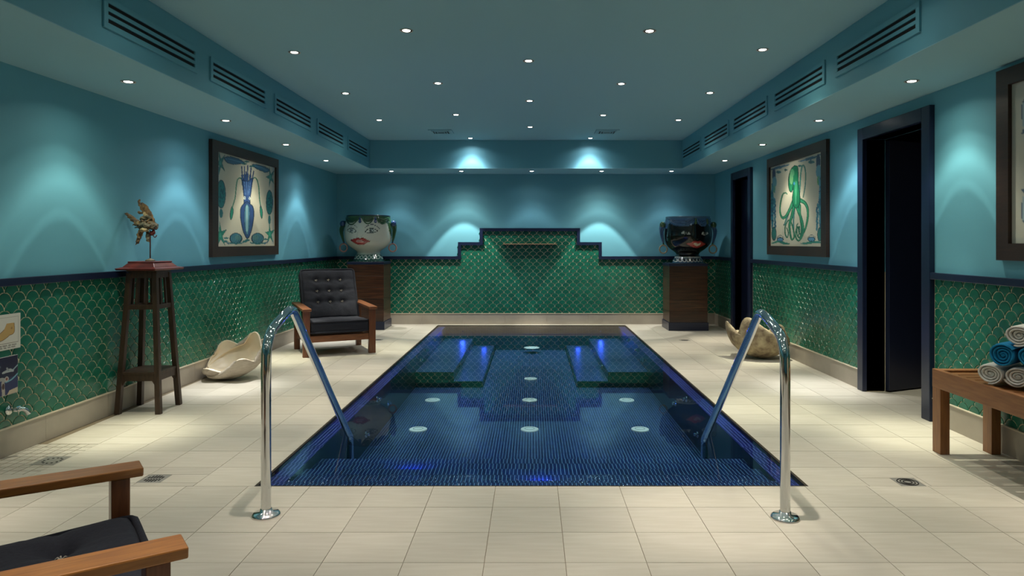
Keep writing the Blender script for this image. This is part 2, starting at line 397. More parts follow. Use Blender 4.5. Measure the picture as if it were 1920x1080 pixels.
# ------------------------------------------------------------ doorways (right wall)
def casing(name, y0, y1, label):
    b = B(); W = .1
    xf = XR - .035
    b.box(xf, XR + .15, y0 - W, y0, 0, DH + .095); b.box(xf, XR + .15, y1, y1 + W * .9, 0, DH + .095); b.box(xf, XR + .15, y0, y1, DH, DH + .095)
    o = b.build(name, M['navy'], None, .004); return struct(o, label)
d1 = casing('door_1', D1[0], D1[1], 'tall navy doorway nearest the camera, its door open')
d2 = casing('door_2', D2[0], D2[1], 'narrow navy doorway near the back corner')
a, c = Vector((2.865, 5.56, 0)), Vector((3.50, 5.90, 0)); dv = (c - a).normalized()
lf = B().bar((a + c) / 2 + Vector((0, 0, .012)), (a + c) / 2 + Vector((0, 0, 2.02)), .04, (c - a).length, up=dv)
def leaf(parent, a, c, z1=2.02):
    a, c = Vector(a), Vector(c); d = c - a; L_ = d.length; ang = math.atan2(d.y, d.x)
    o = B().box(0, L_, -.02, .02, .012, z1).build('door_leaf', M['navyd'], parent, .002, (a.x, a.y, 0)); o.rotation_euler = (0, 0, ang)
    h = B(); h.tube([(L_ - .07, -.02, 1.02), (L_ - .07, -.06, 1.02), (L_ - .16, -.06, 1.02)], .009, 8)
    h.build('door_handle', M['steel'], o)
    return o
leaf(d1, (2.856, 5.525), (3.50, 5.80)); leaf(d2, (2.80, D2[1] - .003, 0), (2.80, D2[0] + .003, 0))
B().box(2.775, 2.85, D2[0], D2[1], .0, .15).build('kick_rail', M['navy'], d2)
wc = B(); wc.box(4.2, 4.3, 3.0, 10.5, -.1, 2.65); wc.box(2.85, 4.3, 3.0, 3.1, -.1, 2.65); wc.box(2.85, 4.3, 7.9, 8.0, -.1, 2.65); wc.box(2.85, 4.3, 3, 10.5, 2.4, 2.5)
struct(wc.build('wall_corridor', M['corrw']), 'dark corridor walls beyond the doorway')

# ------------------------------------------------------------ floor
PX0, PX1, PY0, PY1 = -1.365, 1.362, 3.39, 10.0
fb = B()
for x0, x1, y0, y1 in ((-3.15, PX0, PY0, YB + .1), (PX1, 4.3, PY0, YB + .4), (-3.15, 4.3, YF, PY0), (PX0, PX1, PY1, YB + .1)): fb.box(x0, x1, y0, y1, -.12, -.0025)
fl = struct(fb.build('floor', M['fgrout']), 'floor of cream stone tiles around the pool')
cells = []
fx = [-.178 + .3045 * k for k in range(-14, 16)]
fy = [3.39 - .27 * k for k in range(0, 13)]
for i in range(len(fx) - 1):
    for j in range(len(fy) - 1): cells.append((fx[i], fx[i + 1], fy[j + 1], fy[j]))
sy = [3.39 + .285 * k for k in range(24)] + [YB]
MOS = (-2.97, -2.53, 3.39 + .285 * 1 - .12, 4.15)
for side in (-1, 1):
    xs = [(PX0 if side < 0 else PX1) + side * .3045 * k for k in range(0, 6 if side < 0 else 9)]
    for i in range(len(xs) - 1):
        a_, b_ = sorted(xs[i:i + 2])
        for j in range(len(sy) - 1): cells.append((a_, b_, sy[j], min(sy[j + 1], YB)))
for k in range(9): cells.append((PX0 + (PX1 - PX0) / 9 * k, PX0 + (PX1 - PX0) / 9 * (k + 1), PY1, YB))
HOLES = [(-1.98, -1.86, 3.44, 3.56), (1.825, 1.945, 3.39, 3.51), (-1.965, -1.845, 8.44, 8.56), (1.82, 1.94, 8.40, 8.52)]
drains_at = [(-1.92, 3.50), (1.885, 3.45), (-1.905, 8.5), (1.88, 8.46)]
def sub(c, h):
    x0, x1, y0, y1 = c; a, b_, c_, d = h
    if x1 <= a or x0 >= b_ or y1 <= c_ or y0 >= d: return [c]
    out = []
    if y0 < c_: out.append((x0, x1, y0, c_))
    if y1 > d: out.append((x0, x1, d, y1))
    m0, m1 = max(y0, c_), min(y1, d)
    if x0 < a: out.append((x0, a, m0, m1))
    if x1 > b_: out.append((b_, x1, m0, m1))
    return out
MOSR = (-2.98, -2.58, 3.56, 4.10)
def tilebox(b, c, g=.0012, z=0.0):
    x0, x1, y0, y1 = c
    b.box(x0 + g, x1 - g, y0 + g, y1 - g, -.006, z)
vis = []; rest = []
for c in cells:
    x0, x1, y0, y1 = c
    if x1 < -3.0 or x0 > 4.2: continue
    ps = [c]
    for h in HOLES + [MOSR]: ps = [q for p in ps for q in sub(p, h)]
    ps = [q for q in ps if q[1] - q[0] > .02 and q[3] - q[2] > .02]
    cy = (y0 + y1) / 2; cx = (x0 + x1) / 2
    inview = cy > 1.9 and 0 < px(cx, max(cy, .1)) < 1920 and x0 < 2.68
    (vis if inview else rest).append((cy * cy, c, ps))
vis.sort(key=lambda t: t[0])
TM = {}
for _, c, ps in vis[:300]:
    b = B()
    key = (round(c[1] - c[0], 3), round(c[3] - c[2], 3)) if ps == [c] else None
    if key and key in TM: me = TM[key]
    else:
        for q in ps: tilebox(b, (q[0] - c[0], q[1] - c[0], q[2] - c[2], q[3] - c[2]))
        if not b.v: continue
        me = b.mesh('floor_tile', M['floor'])
        if key: TM[key] = me
    link('floor_tile', me, fl, (c[0], c[2], random.uniform(-.0003, .0003)))
b = B()
for _, c, ps in vis[300:] + rest:
    for q in ps: tilebox(b, q)
o = b.build('floor_tiles', M['floor'], fl); o['kind'] = 'stuff'
# small tiles dished round the shower drain
SD = (-2.64, 3.79)
b = B(); b.box(MOSR[0], MOSR[1], MOSR[2], MOSR[3], -.007, -.0035)
nx, ny = 7, 9
for i in range(nx):
    for j in range(ny):
        x0 = MOSR[0] + (MOSR[1] - MOSR[0]) * i / nx; y0 = MOSR[2] + (MOSR[3] - MOSR[2]) * j / ny
        c = (x0, x0 + (MOSR[1] - MOSR[0]) / nx, y0, y0 + (MOSR[3] - MOSR[2]) / ny)
        for q in sub(c, (SD[0] - .075, SD[0] + .075, SD[1] - .075, SD[1] + .075)):
            if q[1] - q[0] > .012 and q[3] - q[2] > .012:
                tb = B(); tilebox(tb, q, .0025, -.001); tb.build('small_floor_tile', M['floor'], fl)

# drains
def drain(x, y, s, style, label):
    t = thing('floor_drain', label, 'drain', (x, y, 0), 0)
    b = B(); b.box(-s / 2, s / 2, -s / 2, s / 2, -.0024, -.0006); b.build('drain_frame', M['steel'], t)
    b = B()
    if style == 'dots':
        for k in range(12): a = 2 * PI * k / 12; b.lathe([(.006, -.0006), (.006, .0004)], 8, (.045 * math.cos(a), .045 * math.sin(a), 0))
    elif style == 'slots':
        for k in range(6): x_ = -.035 + .014 * k; l = math.sqrt(max(0, .045 ** 2 - x_ ** 2)); b.box(x_ - .004, x_ + .004, .004, l, -.0006, .0004); b.box(x_ - .004, x_ + .004, -l, -.008, -.0006, .0004)
    else:
        for r in (.02, .034, .048): b.tube([(r * math.cos(2 * PI * k / 24), r * math.sin(2 * PI * k / 24), -.0004) for k in range(24)], .0028, 6, 0, True)
    b.build('drain_holes', M['black'], t)  # raised black marks painted as the dark inside the holes
drain(SD[0], SD[1], .148, 'dots', 'square steel drain with a ring of round holes, below the wall tap')
drain(*drains_at[0], .118, 'slots', 'square slotted steel drain in the floor beside the foreground armchair')
drain(*drains_at[1], .118, 'rings', 'square steel drain with ring grating in front of the bench')
drain(*drains_at[2], .118, 'slots', 'small dark drain at the back, right of the far armchair')
drain(*drains_at[3], .118, 'slots', 'small dark drain in front of the plinth with the black pot')

# ------------------------------------------------------------ pool
pool = thing('swimming_pool', 'rectangular sunken plunge pool lined with cobalt stick mosaic', 'pool', (0, 0, 0))
ZFL = -.36; IX0, IX1 = -1.255, 1.255; IY0 = 3.53
B().box(IX0, IX1, IY0, PY1, ZFL - .05, ZFL).build('pool_floor', M['mosaic'], pool)
for x0, x1, y0, y1 in ((PX0 - .04, IX0, PY0 - .05, PY1 + .05), (IX1, PX1 + .04, PY0 - .05, PY1 + .05)):
    B().box(x0, x1, y0, y1, ZFL - .05, -.026).build('side_wall', M['mosaicd'], pool)
    B().box(x0, x1, y0, y1, -.026, -.022).build('rim_ledge', M['mosaicr'], pool)
B().box(IX0, IX1, PY0 - .05, IY0, ZFL - .05, -.022).build('end_wall', M['mosaic'], pool)
B().box(IX0, IX1, PY1, PY1 + .05, ZFL - .05, -.012).build('end_wall', M['mosaic'], pool)
B().box(IX0, IX1, IY0, 3.80, ZFL, -.05).build('entry_step', M['mosaic'], pool)
B().box(IX0, IX1, 3.80, 4.09, ZFL, -.085).build('entry_step', M['mosaic'], pool)
B().box(IX0, -.85, 7.42, PY1, ZFL, -.194).build('bench_seat', M['mosaic'], pool)
B().box(.83, IX1, 7.42, PY1, ZFL, -.194).build('bench_seat', M['mosaic'], pool)
B().box(-.85, -.54, 7.42, PY1, ZFL, -.294).build('lower_bench_step', M['mosaic'], pool)
B().box(.50, .83, 7.42, PY1, ZFL, -.294).build('lower_bench_step', M['mosaic'], pool)
for x0, x1, y0, y1, zt in ((IX0, -.85, 7.412, 7.42, -.197), (.83, IX1, 7.412, 7.42, -.197), (-.85, -.54, 7.412, 7.42, -.297), (.50, .83, 7.412, 7.42, -.297), (-.85, -.842, 7.42, PY1, -.197), (.822, .83, 7.42, PY1, -.197), (-.54, -.532, 7.42, PY1, -.297), (.492, .50, 7.42, PY1, -.297)):
    B().box(x0, x1, y0, y1, ZFL, zt).build('riser', M['mosaicd'], pool)
b = B()
for x0, x1, y0, y1 in ((PX0 - .002, PX0 + .012, PY0, PY1), (PX1 - .012, PX1 + .002, PY0, PY1), (PX0, PX1, PY0 - .002, PY0 + .008), (PX0, PX1, PY1 - .008, PY1 + .002)): b.box(x0, x1, y0, y1, -.03, .0005)
b.build('edge_strip', M['bronze'], pool)
def underw(pxx, pyy, z):
    Y = (H - z) * F / (pyy - CY); return ((pxx - CX) * Y / F, Y, z)
for (u, v) in ((784, 806), (993, 806), (1200, 806), (811, 751), (993, 751), (1175, 751), (995, 711)):
    x, y, z = underw(u, v, ZFL)
    o = B().lathe([(.074, 0), (.074, .008), (.068, .011), (.0, .011)], 28, cap=False).build('floor_inlet', M['nozzle'], pool, 0, (x, y, z))
    B().tube([(.04 * math.cos(2 * PI * k / 24), .04 * math.sin(2 * PI * k / 24), .0105) for k in range(24)], .0022, 6, 0, True).build('slot_ring', M['nozzlein'], o)
def jet(x, y, z, d):
    b = B(); d = Vector(d); p = Vector((x, y, z))
    b.tube([p - d * .012, p + d * .008], .024, 14); b.tube([p + d * .008, p + d * .03], .013, 10)
    b.build('wall_jet', M['chrome'], pool)
for (y, z) in ((5.58, -.07), (6.0, -.20), (5.2, -.25), (8.2, -.08), (7.75, -.12), (8.9, -.06)):
    jet(IX0, y, z, (1, 0, 0)); jet(IX1, y, z, (-1, 0, 0))
for y in (8.0, 9.3): jet(-.85, y, -.235, (1, 0, 0)); jet(.83, y, -.235, (-1, 0, 0))
o = B().lathe([(.11, 0), (.11, .006), (.0, .006)], 28, cap=False).build('skimmer_cover', M['nozzle'], pool, 0, (0, 9.75, -.29))
b = B(); b.box(-.14, .12, 9.60, 9.76, -.16, -.03)
wt = B().add([(PX0 + .006, PY0 + .006, 0), (PX1 - .006, PY0 + .006, 0), (PX1 - .006, PY1 - .004, 0), (PX0 + .006, PY1 - .004, 0)], [(0, 1, 2, 3)]).build('pool_water', M['water'], None, 0, (0, 0, -.004))
tag(wt, 'still clear water filling the blue mosaic pool to its brim', 'water')
def bluelamp(x, y, z, d, P):
    q = Vector(d).to_track_quat('-Z', 'Y')
    b = B().lathe([(.012, 0), (.012, .004), (.009, .006), (0, .006)], 16, cap=False)
    o = b.build('underwater_lamp', M['blueled'], pool, 0, (x, y, z)); o.rotation_mode = 'QUATERNION'; o.rotation_quaternion = Vector(d).to_track_quat('Z', 'Y')
    l = bpy.data.lights.new('blue lamp', 'SPOT'); l.energy = P; l.color = (.04, .09, 1); l.spot_size = 2.6; l.spot_blend = .8; l.shadow_soft_size = .03
    lo = bpy.data.objects.new('blue_lamp', l); COL.objects.link(lo); lo.location = Vector((x, y, z)) + Vector(d).normalized() * .03
    lo.rotation_mode = 'QUATERNION'; lo.rotation_quaternion = q; lo.parent = pool
bluelamp(-1.0, 9.99, -.09, (0, -1, -.25), 2.5); bluelamp(1.0, 9.99, -.09, (0, -1, -.25), 2.5)
bluelamp(-.69, 9.99, -.20, (0, -1, -.25), 1.2); bluelamp(.67, 9.99, -.20, (0, -1, -.25), 1.2)
bluelamp(-.68, 3.805, -.066, (0, 1, 0), 7); bluelamp(.05, 3.535, -.034, (0, 1, 0), 4)

# handrails
def handrail(X, pts, label):
    t = thing('handrail', label, 'handrail', (X, pts[0][0], 0))
    P3 = [(0, y - pts[0][0], z) for y, z in pts]
    B().tube(smooth_path(P3, 7), .0215, 20).build('rail_tube', M['chrome'], t)
    B().lathe([(.062, 0), (.062, .006), (.052, .014), (.026, .018), (.024, .03)], 32).build('floor_flange', M['chrome'], t)
    return t
rp = [(0, 0), (0, .25), (0, .5), (0, .66), (.012, .74), (.06, .80), (.15, .835), (.27, .868), (.335, .868), (.385, .835), (.50, .73), (.75, .51), (1.0, .29), (1.25, .075), (1.35, -.01), (1.40, -.06), (1.405, -.15), (1.405, -.359)]
handrail(-1.17, [(3.03 + a_, b_) for a_, b_ in rp], 'tall chrome pool handrail at the left of the pool, by the foreground chair')
handrail(1.105, [(3.00 + a_, b_ * .985 if b_ > 0 else b_) for a_, b_ in rp], 'tall chrome pool handrail at the right of the pool, towards the bench')

# waterfall spout
B().box(-.42, .37, YB - .075, YB, 1.172, 1.186).build('waterfall_lip', M['spout'], None, .003)
tag(bpy.data.objects['waterfall_lip'], 'thin copper waterfall lip high on the stepped tile panel', 'spout')

# ------------------------------------------------------------ downlights
def lampdata(name, col, P, stops):
    l = bpy.data.lights.new(name, 'SPOT'); l.energy = P; l.color = col; l.spot_size = math.radians(150); l.spot_blend = .1; l.shadow_soft_size = .018
    l.use_nodes = True; nt = l.node_tree; N = nt.nodes; L = nt.links; em = N['Emission']
    tc = N.new('ShaderNodeTexCoord'); sp = N.new('ShaderNodeSeparateXYZ'); L.new(tc.outputs['Normal'], sp.inputs[0])
    ab = N.new('ShaderNodeMath'); ab.operation = 'ABSOLUTE'; L.new(sp.outputs[2], ab.inputs[0])
    ac = N.new('ShaderNodeMath'); ac.operation = 'ARCCOSINE'; L.new(ab.outputs[0], ac.inputs[0])
    dv_ = N.new('ShaderNodeMath'); dv_.operation = 'DIVIDE'; L.new(ac.outputs[0], dv_.inputs[0]); dv_.inputs[1].default_value = math.radians(75)
    r = N.new('ShaderNodeValToRGB'); cr = r.color_ramp
    while len(cr.elements) < len(stops): cr.elements.new(.5)
    for e_, (d, v) in zip(cr.elements, stops): e_.position = d / 75; e_.color = (v, v, v, 1)
    L.new(dv_.outputs[0], r.inputs[0]); L.new(r.outputs[0], em.inputs[1]); em.inputs[0].default_value = (*col, 1)
    l.color = (1, 1, 1)
    return l
NARROW = [(0, 1.0), (7, .85), (11, .5), (15, .22), (20, .09), (28, .05), (40, .028), (55, .012), (68, .004), (75, 0)]
WASH = [(0, .8), (7, .7), (11, .4), (15, .16), (18, .09), (24, .080), (26.8, .080), (27.6, .16), (28.6, .105), (31, .11), (35, .12), (38, .085), (42, .04), (50, .012), (65, .004), (75, 0)]
FLOOD = [(0, 1.0), (10, .9), (18, .75), (25, .7), (29, .8), (30, .55), (31, .14), (34, .15), (38, .16), (42, .09), (50, .03), (62, .006), (75, 0)]
LD = [lampdata('warm lamp', (1, .89, .74), LAMP, NARROW), lampdata('neutral lamp', (1, .90, .80), LAMP, NARROW), lampdata('cool lamp', (.94, .93, .94), LAMP * 1.95, WASH), lampdata('green white lamp', (.98, .95, .76), LAMP * 1.95, WASH), lampdata('broad lamp', (1, .95, .84), LAMP * 1.1, FLOOD)]
proto = None
ringm = B().tube([(.041 * math.cos(2 * PI * k / 28), .041 * math.sin(2 * PI * k / 28), -.001) for k in range(28)], .0035, 6, 0, True).mesh('trim_ring', M['steel'])
glass = B().lathe([(.026, -.0016), (.022, -.0035), (.0, -.0045)], 24, cap=False).mesh('lamp_glass', M['lampg'])
cupm = B().lathe([(.040, -.0012), (.026, -.0014)], 24, cap=False).mesh('reflector', M['black'])
def downlight(x, y, z, label, v=0, group=None, scale=1.0):
    t = thing('downlight', label, 'light', (x, y, z), 0, group)
    link('trim_ring', ringm, t)
    link('lamp_glass', glass, t); link('reflector', cupm, t)
    d = LD[v]
    if v < 2 and y < 4: scale *= .72
    if scale != 1.0: d = d.copy(); d.energy = d.energy * scale
    lo = bpy.data.objects.new('lamp', d); COL.objects.link(lo); lo.parent = t; lo.location = (0, 0, -.028)
    return t
def onplane(u, v, zz): k = (zz - H) / (CY - v); return ((u - CX) * k, F * k)
ordn = ['nearest', 'second nearest', 'third from the camera', 'fourth from the camera']
rows = [('outer left row', [(552, 98), (648, 175), (711, 225)]), ('inner left row', [(762, 57), (821, 156), (855, 215), (882, 259)]), ('centre row', [(991, 114), (993, 189), (994, 238)]),
        ('inner right row', [(1218, 58), (1165, 157), (1131, 216), (1107, 259)]), ('outer right row', [(1430, 93), (1331, 174), (1272, 225)])]
G = 'recessed downlights in the upper ceiling'
vi = 0
for rn, L_ in rows:
    for i, (u, v) in enumerate(L_):
        x, y = onplane(u, v, ZC); vi += 1
        downlight(x, y, ZC, 'small round downlight in the upper ceiling, %s, %s' % (rn, ordn[i]), (1, 0, 1, 3)[vi % 4] if y < 9 else 2, G)
for i, (u, v) in enumerate([(242, 153), (422, 226), (532, 271), (606, 301)]):
    x, y = onplane(u, v, ZS); downlight(-2.53, y, ZS, 'small round downlight under the left soffit, %s' % ordn[i], (3, 2, 3, 2)[i], 'downlights under the soffits')
for i, (u, v) in enumerate([(1708, 152), (1537, 226), (1431, 271), (1360, 301)]):
    x, y = onplane(u, v, ZS); downlight(2.375, y, ZS, 'small round downlight under the right soffit, %s' % ordn[i], (3, 2, 3, 0)[i], 'downlights under the soffits')
for (u, nm) in ((734, 'far left'), (865, 'second from left'), (997, 'middle'), (1128, 'second from right'), (1259, 'far right')):
    downlight((u - CX) / F * 9.72, 9.72, ZS, 'small round downlight under the back soffit, %s' % nm, 4 if 'second' in nm else 2, 'downlights under the soffits', 1.0 if 'second' in nm else .45)
# the same grid goes on over and behind the camera
for x, ys in ((-1.74, (3.65, 2.26, .87)), (-.82, (3.0, 1.5, 0)), (-.02, (3.8, 2.3, .8)), (.79, (3.0, 1.5, 0)), (1.67, (3.65, 2.26, .87))):
    for k, y in enumerate(ys): downlight(x, y, ZC, 'small round ceiling downlight out of the picture, %s row, %s' % ({-1.74: 'outer left', -.82: 'inner left', -.02: 'centre', .79: 'inner right', 1.67: 'outer right'}[x], ('just ahead of the camera', 'over the camera', 'behind the camera')[k]), 1, 'downlights above the camera', 2.2 if (x == .79 and k == 0) else (1.3 if k == 0 and x == -.82 else 1.0))
for x in (-2.53, 2.375):
    for k, y in enumerate((2.93, 1.55, .2)): downlight(x, y, ZS, 'small round soffit downlight out of the picture, %s side, %s' % ('left' if x < 0 else 'right', ('just ahead of the camera', 'beside the camera', 'behind the camera')[k]), 1, 'soffit downlights beside the camera')

downlight(3.75, 4.9, 2.4, 'small round downlight in the corridor beyond the open doorway, out of sight', 1)
# ------------------------------------------------------------ vents
def vent(side, y0, y1, label):
    X = SXL if side < 0 else SXR; s = 1 if side < 0 else -1
    t = thing('air_vent', label, 'vent', (X, y0, 2.31), 0, 'slotted vents in the soffits')
    def bx(b, ya, yb, za, zb, d0, d1): b.box(min(s * d0, s * d1), max(s * d0, s * d1), ya, yb, za, zb)
    L_ = y1 - y0; b = B(); bx(b, .02, L_ - .02, .02, .145, .0005, .003); b.build('vent_dark_sheet', M['black'], t)  # black sheet painted as the shade behind the slots
    b = B(); bx(b, 0, L_, 0, .03, .0005, .012); bx(b, 0, L_, .135, .165, .0005, .012); bx(b, 0, .035, .03, .135, .0005, .012); bx(b, L_ - .035, L_, .03, .135, .0005, .012)
    b.build('vent_frame', M['paint'], t, .001)
    for z in (.053, .0925): b = B(); bx(b, .035, L_ - .035, z, z + .020, .003, .011); b.build('vent_slat', M['paint'], t)
for i in range(5):
    vent(-1, 3.53 + 1.175 * i, 4.52 + 1.175 * i, 'slotted air vent in the left soffit face, %s' % ['nearest', 'second nearest', 'middle one', 'second from the back', 'at the back'][i])
    vent(1, 3.62 + 1.175 * i, 4.63 + 1.175 * i, 'slotted air vent in the right soffit face, %s' % ['nearest', 'second nearest', 'middle one', 'second from the back', 'at the back'][i])
for x, nm in ((-1.135, 'left'), (.94, 'right')):
    t = thing('ceiling_diffuser', 'square teal air diffuser in the ceiling near the back, %s one' % nm, 'vent', (x, 8.62, ZC))
    B().box(-.145, .145, -.145, .145, -.012, 0).build('diffuser_frame', M['ceil'], t, .002)
    for k, r in enumerate((.11, .08, .05)): 
        b = B()
        for x0, x1, y0, y1 in ((-r, r, -r, -r + .012), (-r, r, r - .012, r), (-r, -r + .012, -r, r), (r - .012, r, -r, r)): b.box(x0, x1, y0, y1, -.018 - .002 * k, -.012)
        b.build('diffuser_blade', M['ceil'], t)
    B().box(-.095, .095, -.095, .095, -.0135, -.012).build('diffuser_dark_sheet', M['black'], t)  # black sheet painted as the shade between the blades

# ------------------------------------------------------------ painting canvas (flat print as vertex colours)
class Canvas:
    def __init__(s, w, h, bg, X0=0, Y0=0, X1=1, Y1=1):
        s.a = np.tile(np.array(bg, float), (h, w, 1)); s.w, s.h = w, h
        s.X, s.Y = np.meshgrid(np.linspace(X0, X1, w), np.linspace(Y0, Y1, h))
    def poly(s, pts, col, al=1.0):
        p = np.array(pts, float); ins = np.zeros(s.X.shape, bool); n = len(p)
        for i in range(n):
            x1, y1 = p[i - 1]; x2, y2 = p[i]
            if y1 == y2: continue
            c = ((y1 > s.Y) != (y2 > s.Y)) & (s.X < (x2 - x1) * (s.Y - y1) / (y2 - y1) + x1); ins ^= c
        s.a[ins] = s.a[ins] * (1 - al) + np.array(col) * al
    def stroke(s, pts, wd, col, al=1.0, sm=True):
        P = smooth2(pts) if sm and len(pts) > 2 else pts
        K = len(P); ws = wd if isinstance(wd, (list, tuple)) else [wd, wd]
        m = np.zeros(s.X.shape, bool)
        for i in range(K - 1):
            t0 = i / (K - 1) * (len(ws) - 1); k = min(int(t0), len(ws) - 2); wv = ws[k] + (ws[k + 1] - ws[k]) * (t0 - k)
            (x1, y1), (x2, y2) = P[i], P[i + 1]; dx, dy = x2 - x1, y2 - y1; L2 = dx * dx + dy * dy + 1e-12
            t = np.clip(((s.X - x1) * dx + (s.Y - y1) * dy) / L2, 0, 1)
            m |= ((s.X - x1 - t * dx) / s.ax) ** 2 + ((s.Y - y1 - t * dy)) ** 2 < (wv / 2) ** 2
        s.a[m] = s.a[m] * (1 - al) + np.array(col) * al
    ax = 1.0
    def ell(s, cx, cy, rx, ry, col, al=1.0, rot=0):
        c, n = math.cos(rot), math.sin(rot); dx, dy = s.X - cx, s.Y - cy
        m = ((dx * c + dy * n) / rx) ** 2 + ((-dx * n + dy * c) / ry) ** 2 < 1
        s.a[m] = s.a[m] * (1 - al) + np.array(col) * al
    def star(s, cx, cy, rx, ry, col, rot=0, al=1.0):
        P = []
        for k in range(10):
            a = PI / 2 + rot + k * PI / 5; r = 1 if k % 2 == 0 else .3; P.append((cx + rx * r * math.cos(a), cy - ry * r * math.sin(a)))
        s.poly(P, col, al)
def smooth2(pts, n=6): return [(v.x, v.y) for v in smooth_path([(a, b, 0) for a, b in pts], n)]
def panel_mesh(cv, w, h):
    """flat panel in local x (0..w) z (0..h), facing -y; row 0 of the canvas is the top"""
    nx, ny = cv.w, cv.h
    xs = np.linspace(0, w, nx); zs = np.linspace(h, 0, ny)
    X, Z = np.meshgrid(xs, zs); v = np.stack([X.ravel(), np.zeros(nx * ny), Z.ravel()], 1)
    i = np.arange((ny - 1) * (nx - 1)); r = i // (nx - 1); c = i % (nx - 1); a = r * nx + c
    f = np.stack([a, a + nx, a + nx + 1, a + 1], 1)
    me = bpy.data.meshes.new('artwork'); me.from_pydata(v.tolist(), [], f.tolist())
    at = me.color_attributes.new('paint', 'FLOAT_COLOR', 'POINT')
    at.data.foreach_set('color', np.concatenate([cv.a.reshape(-1, 3), np.ones((nx * ny, 1))], 1).ravel().astype('f'))
    me.materials.append(M['print']); me.update(); return me

PAP = (.56, .53, .42); INK = (.012, .03, .055); TEAL = (.03, .16, .17); BLU = (.03, .09, .28); LBL = (.10, .26, .42); GRN = (.015, .20, .11)
# artworks are drawn in crop coordinates as seen in the picture, then unprojected on to the wall plane
def art_canvas(side, ox, oy, sc, Xf, yn, yf, zb, zt, W, Hh):
    n = 190; m = 130
    cv = Canvas(n, m, PAP)
    Ys = np.linspace(yn, yf, n) if side < 0 else np.linspace(yf, yn, n)
    Zs = np.linspace(zt, zb, m)
    Yg, Zg = np.meshgrid(Ys, Zs)
    cv.X = (CX + Xf * F / Yg - ox) * sc; cv.Y = (CY - (Zg - H) * F / Yg - oy) * sc
    lo, hi = (128, 580) if side < 0 else (95, 518)      # the drawing fills the panel edge to edge
    mn, mx = cv.X.min(), cv.X.max(); cv.X = lo + (cv.X - mn) / (mx - mn) * (hi - lo)
    cv.ax = .85
    return cv
PY_N, PY_F, PZB, PZT = 6.23, 7.80, 1.068, 2.14
def picture(name, side, cvdraw, yn, yf, label, zb=PZB, zt=PZT, st=(.115, .065), cat='picture'):
    # wall-space picture: origin at lower left seen from the room
    if side < 0: loc = (XL(yn), yn, zb); rz = PI / 2 - .0142
    else: loc = (XR, yf, zb); rz = -PI / 2
    W = yf - yn; Hh = zt - zb; T = .035
    t = thing(name, label, cat, loc, rz)
    sl, sr = st if side < 0 else (st[1], st[0])
    r = .095
    for nm, pts in (('frame_side', [(0, 0), (sl, r), (sl, Hh - r), (0, Hh)]), ('frame_side', [(W, 0), (W, Hh), (W - sr, Hh - r), (W - sr, r)]),
                    ('frame_rail', [(0, 0), (W, 0), (W - sr, r), (sl, r)]), ('frame_rail', [(0, Hh), (sl, Hh - r), (W - sr, Hh - r), (W, Hh)])):
        b = B(); n = 4; b.add([(x, -T, z) for x, z in pts] + [(x, -.001, z) for x, z in pts], [(0, 1, 2, 3), (7, 6, 5, 4)] + [(i, (i + 1) % 4, 4 + (i + 1) % 4, 4 + i) for i in range(4)])
        b.build(nm, M['frame'], t)
    me = panel_mesh(cvdraw, W - sl - sr - .002, Hh - 2 * r - .002)
    o = link('artwork', me, t, (sl + .001, -.014, r + .001))
    B().box(.03, W - .03, -.012, -.001, .03, Hh - .03).build('backing_board', M['frame'], t)
    return t
# --- squid
cs = art_canvas(-1, 380, 240, 4.156, -2.902, PY_N + .115, PY_F - .065, PZB + .095, PZT - .095, 1, 1)
def outl(cv, pts, col, out=INK, w=5):
    cv.poly(smooth2(pts + [pts[0]]), col); cv.stroke(pts + [pts[0]], w, out)
for x in (137, 146, 560, 569): cs.stroke([(x, 260), (x, 900)], 4, LBL, .8, False)
outl(cs, [(188, 232), (215, 222), (260, 228), (310, 245), (345, 268), (350, 285), (320, 278), (270, 282), (225, 275), (200, 255)], (.03, .12, .22))
cs.stroke([(200, 238), (260, 250), (330, 272)], 5, LBL)
outl(cs, [(405, 283), (450, 285), (500, 300), (540, 325), (520, 345), (480, 335), (430, 310)], (.03, .12, .22)); cs.stroke([(420, 292), (480, 310), (520, 332)], 5, LBL)
for x, y in ((365, 262), (405, 297), (345, 278)): cs.ell(x, y, 22, 7, TEAL)
for cx_, cy_, rx, ry in ((160, 262, 42, 105), (548, 372, 34, 85)): cs.star(cx_, cy_ + 10, rx * 1.1, ry * 1.08, INK, .3); cs.star(cx_, cy_ + 10, rx, ry, (.02, .18, .16), .3); cs.ell(cx_, cy_ + 10, 7, 16, (.05, .30, .26))
for cx_, cy_, rx, ry in ((160, 835, 52, 105), (543, 828, 38, 85)): cs.star(cx_, cy_, rx * 1.1, ry * 1.08, INK, .1); cs.star(cx_, cy_, rx, ry, (.02, .22, .15), .1); cs.ell(cx_, cy_, 8, 18, (.05, .34, .24))
for cx_, cy_, rx, ry in ((166, 515, 36, 112), (540, 580, 27, 98)):
    cs.ell(cx_, cy_, rx, ry, INK); cs.ell(cx_, cy_, rx - 5, ry - 7, (.02, .17, .17)); cs.ell(cx_, cy_ + ry + 38, rx * .38, 36, TEAL)
    for k in range(26):
        a = random.uniform(0, 2 * PI); q = random.uniform(.2, .9); cs.ell(cx_ + math.cos(a) * rx * q * .85, cy_ + math.sin(a) * ry * q * .85, 4, 7, (.01, .06, .09))
